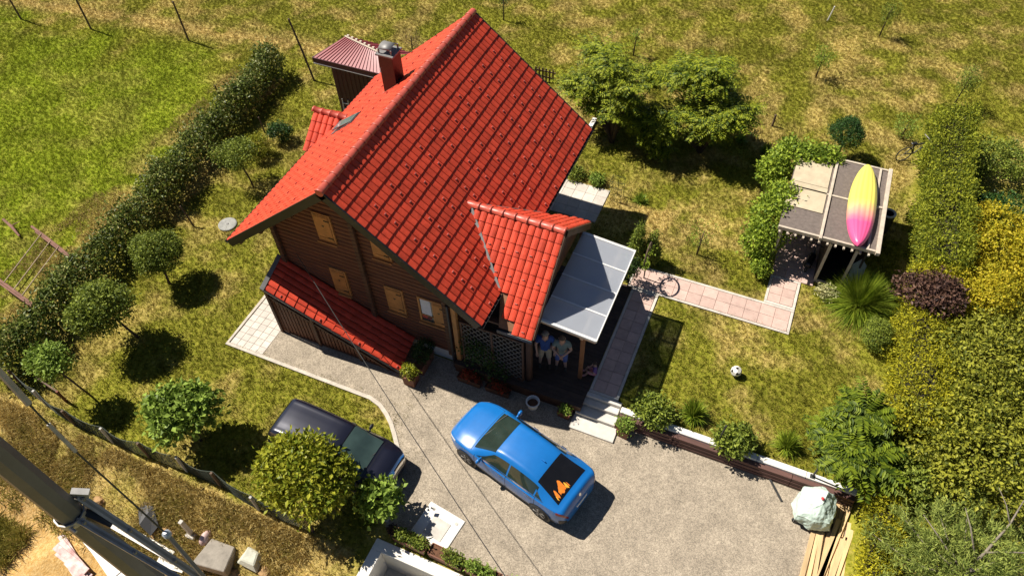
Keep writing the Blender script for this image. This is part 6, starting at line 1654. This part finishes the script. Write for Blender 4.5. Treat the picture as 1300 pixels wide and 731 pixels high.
for i, (x, y, q) in enumerate(((-2.6, -7.55, 0.20), (-0.1, -7.75, 0.16), (-5.3, -7.6, 0.15), (-6.6, -8.3, 0.22), (-3.0, -7.75, 0.14), (0.75, -7.4, 0.18), (1.3, -7.9, 0.2), (-7.4, -8.0, 0.14), (-1.2, -8.0, 0.15), (-2.75, -8.6, 0.17))):
    bm = bmesh.new(); bmesh.ops.create_icosphere(bm, subdivisions=2, radius=q)
    for v in bm.verts: v.co = Vector((v.co.x*1.2, v.co.y, v.co.z*0.6))*(1+0.25*random.uniform(-1, 1))
    me = bpy.data.meshes.new('clod'); bm.to_mesh(me); bm.free(); me.materials.append(mat('soil clod', (0.34, 0.21, 0.095), 0.95, 0.35, 6, 0.5, 30))
    tag(link('soil_clod', me, None, (x, y, soilz(x, y)+0.02)), 'rough orange brown clod of earth on the embankment slope', 'clod', 'earth clods on the embankment')
dk = thing('dark_sheet', 'dark plastic sheet lying in the hollow of the embankment', 'sheet', (-3.4, -7.45, soilz(-3.4, -7.45)+0.1))
mb = MB(); mb.add([(-0.45, 0.45, 0.08), (0.0, 0.30, 0.16), (0.50, -0.10, 0.05), (0.40, -0.42, -0.08), (-0.05, -0.30, 0.06), (-0.42, 0.05, 0.02)], [(0, 1, 4, 5), (1, 2, 3, 4)]); o = mb.build('sheet', M_black, dk); o.modifiers.new('thick', 'SOLIDIFY').thickness = 0.02

# ------------------------------------------------------------------ basin and planters at the front edge
bs = thing('concrete_basin', 'white walled concrete basin beside the row of planters', 'basin', (5.3, -7.2, -1.3))
for (x0, x1, y0, y1) in ((-1.80, 3.3, 1.38, 1.70), (-1.80, -1.48, -2.0, 1.378), (2.98, 3.3, -2.0, 1.378)): B(x0, x1, y0, y1, 0, 1.33).build('wall', M_white, bs, 0.012)
B(-1.478, 2.978, -2.0, 1.378, 0.0, 0.12).build('floor', M_conc, bs); B(-1.0, 2.9, 0.35, 0.95, 0.122, 0.55).build('bench_block', mat('sandy block', (0.50, 0.44, 0.34), 0.9, 0.15, 4), bs, 0.02)
M_terra = mat('terracotta plastic', (0.19, 0.070, 0.038), 0.7, 0.2, 6); M_soilp = mat('potting soil', (0.12, 0.055, 0.028), 0.95, 0.3, 15, 0.6, 60)
def planter(label, x, y, z, l, w, h, rz, blobs, lm, n=500, mm=None, nm='planter_box', size=0.07):
    p = thing(nm, label, 'planter', (x, y, z), rz)
    t = 0.025; mb = MB(); f = 0.9
    o = [(-l/2*f, -w/2*f, 0), (l/2*f, -w/2*f, 0), (l/2*f, w/2*f, 0), (-l/2*f, w/2*f, 0), (-l/2, -w/2, h), (l/2, -w/2, h), (l/2, w/2, h), (-l/2, w/2, h), (-l/2+t, -w/2+t, h), (l/2-t, -w/2+t, h), (l/2-t, w/2-t, h), (-l/2+t, w/2-t, h), (-l/2+t, -w/2+t, h-0.05), (l/2-t, -w/2+t, h-0.05), (l/2-t, w/2-t, h-0.05), (-l/2+t, w/2-t, h-0.05)]
    mb.add(o, [(0, 3, 2, 1)]+[(i, (i+1) % 4, 4+(i+1) % 4, 4+i) for i in range(4)]+[(4+i, 4+(i+1) % 4, 8+(i+1) % 4, 8+i) for i in range(4)]+[(8+i, 8+(i+1) % 4, 12+(i+1) % 4, 12+i) for i in range(4)])
    mb.build('box', mm or M_terra, p); B(-l/2+t, l/2-t, -w/2+t, w/2-t, h-0.09, h-0.04).build('soil', M_soilp, p)
    for b in blobs:
        leafy('plant', [b], n, size, lm, p, spread=0.05, shell=0.6)
    return p
pz_ = 0.03
planter('long terracotta planter with mixed herbs at the corner of the basin', 4.50, -5.27, pz_, 1.02, 0.34, 0.30, -0.03, [(-0.28, 0, 0.38, 0.18, 0.14, 0.14), (0.0, 0, 0.36, 0.14, 0.12, 0.10), (0.30, 0, 0.38, 0.20, 0.14, 0.16)], L_box, 420)
planter('long terracotta planter half bare with one dark green plant', 5.62, -5.28, pz_, 1.05, 0.34, 0.30, -0.03, [(0.16, 0, 0.38, 0.26, 0.15, 0.16), (0.36, 0.02, 0.36, 0.15, 0.12, 0.12)], L_box, 420)
planter('long terracotta planter with fresh light green plants', 6.74, -5.29, pz_, 1.02, 0.34, 0.30, -0.03, [(-0.30, 0, 0.40, 0.20, 0.15, 0.15), (0.10, 0, 0.38, 0.22, 0.15, 0.14)], L_fig, 380)
planter('long terracotta planter with trailing green plants at the picture rim', 7.85, -5.30, pz_, 1.02, 0.34, 0.30, -0.03, [(-0.20, 0, 0.40, 0.22, 0.15, 0.15), (0.2, 0, 0.38, 0.2, 0.15, 0.14)], L_fig, 300)
for i, (x, y, lab) in enumerate(((3.88, -5.22, 'small clay flower pot at the corner of the gravel'), )):
    p = thing('flower_pot', lab, 'pot', (x, y, pz_)); MB().lathe([(0.08, 0), (0.12, 0.2), (0.135, 0.2), (0.135, 0.24), (0.11, 0.24), (0.10, 0.18)], (0, 0, 0), 14).build('pot', M_terra, p); leafy('plant', [(0, 0, 0.3, 0.10, 0.10, 0.09)], 220, 0.07, L_purple, p, spread=0.03)
planter('tall brown planter box with a yellow green plant at the lean to end', 1.97, -0.55, 0.03, 0.42, 0.40, 0.45, 0.0, [(0, 0, 0.62, 0.24, 0.22, 0.20)], L_citrus, 700)
planter('long dark planter with a leafy bush against the plinth', 2.05, 0.18, 0.03, 0.36, 0.85, 0.42, 0.0, [(0, 0.1, 0.72, 0.30, 0.42, 0.30)], L_dark, 1100)
planter('small wooden planter with yellow flowers beside the garden steps', 7.02, 0.22, 0.03, 0.42, 0.30, 0.26, -0.1, [(0, 0, 0.32, 0.17, 0.12, 0.10)], L_fig, 300)
planter('clay planter with a green bush at the bottom of the garden steps', 8.92, 0.30, 0.03, 0.40, 0.36, 0.36, -0.1, [(0, 0.02, 0.50, 0.24, 0.22, 0.20)], L_fig, 700)
for i, (x, lab) in enumerate(((3.75, 'dark planter with red flowers at the foot of the lattice screen'), (4.75, 'dark planter with dim red flowers along the deck edge'))):
    planter(lab, x, 0.18, 0.03, 0.85, 0.26, 0.25, 0.0, [(0, 0, 0.34, 0.34, 0.13, 0.12)], leaf_mat('red flowers', (0.05, 0.03, 0.012), (0.26, 0.035, 0.02)), 420, M_wood2)
bu = thing('white_tub', 'round white tub with a dark inside standing by the deck edge', 'tub', (5.98, 0.10, 0.03))
n = 24; q = MB(); vs = []
for r, z in ((0.15, 0), (0.20, 0.30), (0.225, 0.31), (0.225, 0.34), (0.185, 0.34), (0.15, 0.05)): vs += [(r*math.cos(6.283*j/n), r*math.sin(6.283*j/n), z) for j in range(n)]
q.add(vs, [(i*n+j, i*n+(j+1) % n, (i+1)*n+(j+1) % n, (i+1)*n+j) for i in range(5) for j in range(n)]+[tuple(range(n))]); q.build('tub', M_white, bu); MB().lathe([(0.172, 0.20), (0.172, 0.215)], (0, 0, 0), 20).build('soil', M_soilp, bu)
ba = thing('garden_ball', 'white ball with dark patches lying on the lawn', 'ball', (11.6, 3.42, 0.47))
bm = bmesh.new(); bmesh.ops.create_icosphere(bm, subdivisions=1, radius=0.20)
me = bpy.data.meshes.new('ball'); 
bmesh.ops.bevel(bm, geom=bm.verts[:], offset=0.06, segments=1, affect='VERTICES'); 
for f in bm.faces: f.material_index = 1 if len(f.verts) == 5 else 0
bm.to_mesh(me); bm.free(); me.materials.append(M_white); me.materials.append(M_black); link('ball', me, ba, (0, 0, 0.19))

# ------------------------------------------------------------------ lumber and tarp
M_plank = mat('pale sawn timber', (0.60, 0.42, 0.22), 0.75, 0.2, 2.5, 0.2, 30, stretch=(3, 0.5, 3), rnd=0.22)
for k in range(15):
    c = k % 8; l = 2.6+1.0*random.random(); w = 0.10+0.07*random.random()
    x = 14.72+c*0.135+random.gauss(0, 0.015); z = 0.035+0.055*(k//8)
    y = -1.55+random.gauss(0, 0.25)
    o = MB().box(-w/2, w/2, -l/2, l/2, 0, 0.045).build('lumber_plank', M_plank, None, 0.004, (x, y, z)); o.rotation_euler = (0, 0, random.gauss(-0.05, 0.03))
    if k >= 11: o.rotation_euler = (0, 0.0, random.gauss(-0.12, 0.10))
    tag(o, 'pale sawn plank lying in the lumber pile beside the low hedge', 'plank', 'planks in the lumber pile')
for k in range(5):
    o = MB().box(-0.05, 0.05, -0.55, 0.55, 0, 0.04).build('short_plank', M_plank, None, 0.004, (15.05+0.12*k, 0.12+random.gauss(0, .06), 0.04+0.0*(k % 2))); o.rotation_euler = (0, 0, random.gauss(-0.08, 0.03))
    tag(o, 'short pale plank between the tarp and the clipped hedge', 'plank', 'short planks by the tarp')
tq = thing('tarpaulin', 'pale green tarpaulin draped over a machine at the end of the brown wall', 'tarp', (14.62, -0.10, 0.03))
mb = MB(); N_ = 8
top = [(0.16, 0.30, 0.98), (0.08, -0.08, 0.94)]
sho = [(-0.40, 0.40, 0.66), (-0.50, -0.05, 0.60), (-0.42, -0.46, 0.56), (0.02, -0.52, 0.60), (0.42, -0.40, 0.58), (0.52, 0.05, 0.60), (0.46, 0.42, 0.66), (0.05, 0.56, 0.70)]
hem = [(x*1.14+0.03*(-1)**i, y*1.12, 0.17+0.09*(i % 3)) for i, (x, y, z) in enumerate(sho)]
mb.add(top+sho+hem, [(0, 9, 2), (0, 2, 3), (0, 3, 1), (1, 3, 4), (1, 4, 5), (1, 5, 6), (1, 6, 7), (0, 1, 7), (0, 7, 8), (0, 8, 9)]+[(2+i, 2+(i+1) % 8, 10+(i+1) % 8, 10+i) for i in range(8)])
o = mb.build('cloth', mat('pale green tarp', (0.46, 0.56, 0.49), 0.6, 0.12, 4, 0.3, 12), tq); sbd = o.modifiers.new('folds', 'SUBSURF'); sbd.subdivision_type = 'SIMPLE'; sbd.levels = sbd.render_levels = 4; txc = bpy.data.textures.new('cloth_folds', 'CLOUDS'); txc.noise_scale = 0.22; dsp = o.modifiers.new('wrinkle', 'DISPLACE'); dsp.texture = txc; dsp.strength = 0.11; dsp.mid_level = 0.5
B(-0.33, 0.33, -0.3, 0.3, 0.0, 0.45).build('machine_block', M_trim, tq); MB().lathe([(0.04, 0), (0.05, 0.03), (0.02, 0.06)], (0.05, 0.05, 0.96), 8).build('red_knob', mat('red plastic', (0.6, 0.05, 0.06), 0.5, 0.1, 5), tq)
for x in (-0.38, 0.38): wheel(tq, x, -0.42, 0.10, 0.06, -1, M_tyre, M_rim)
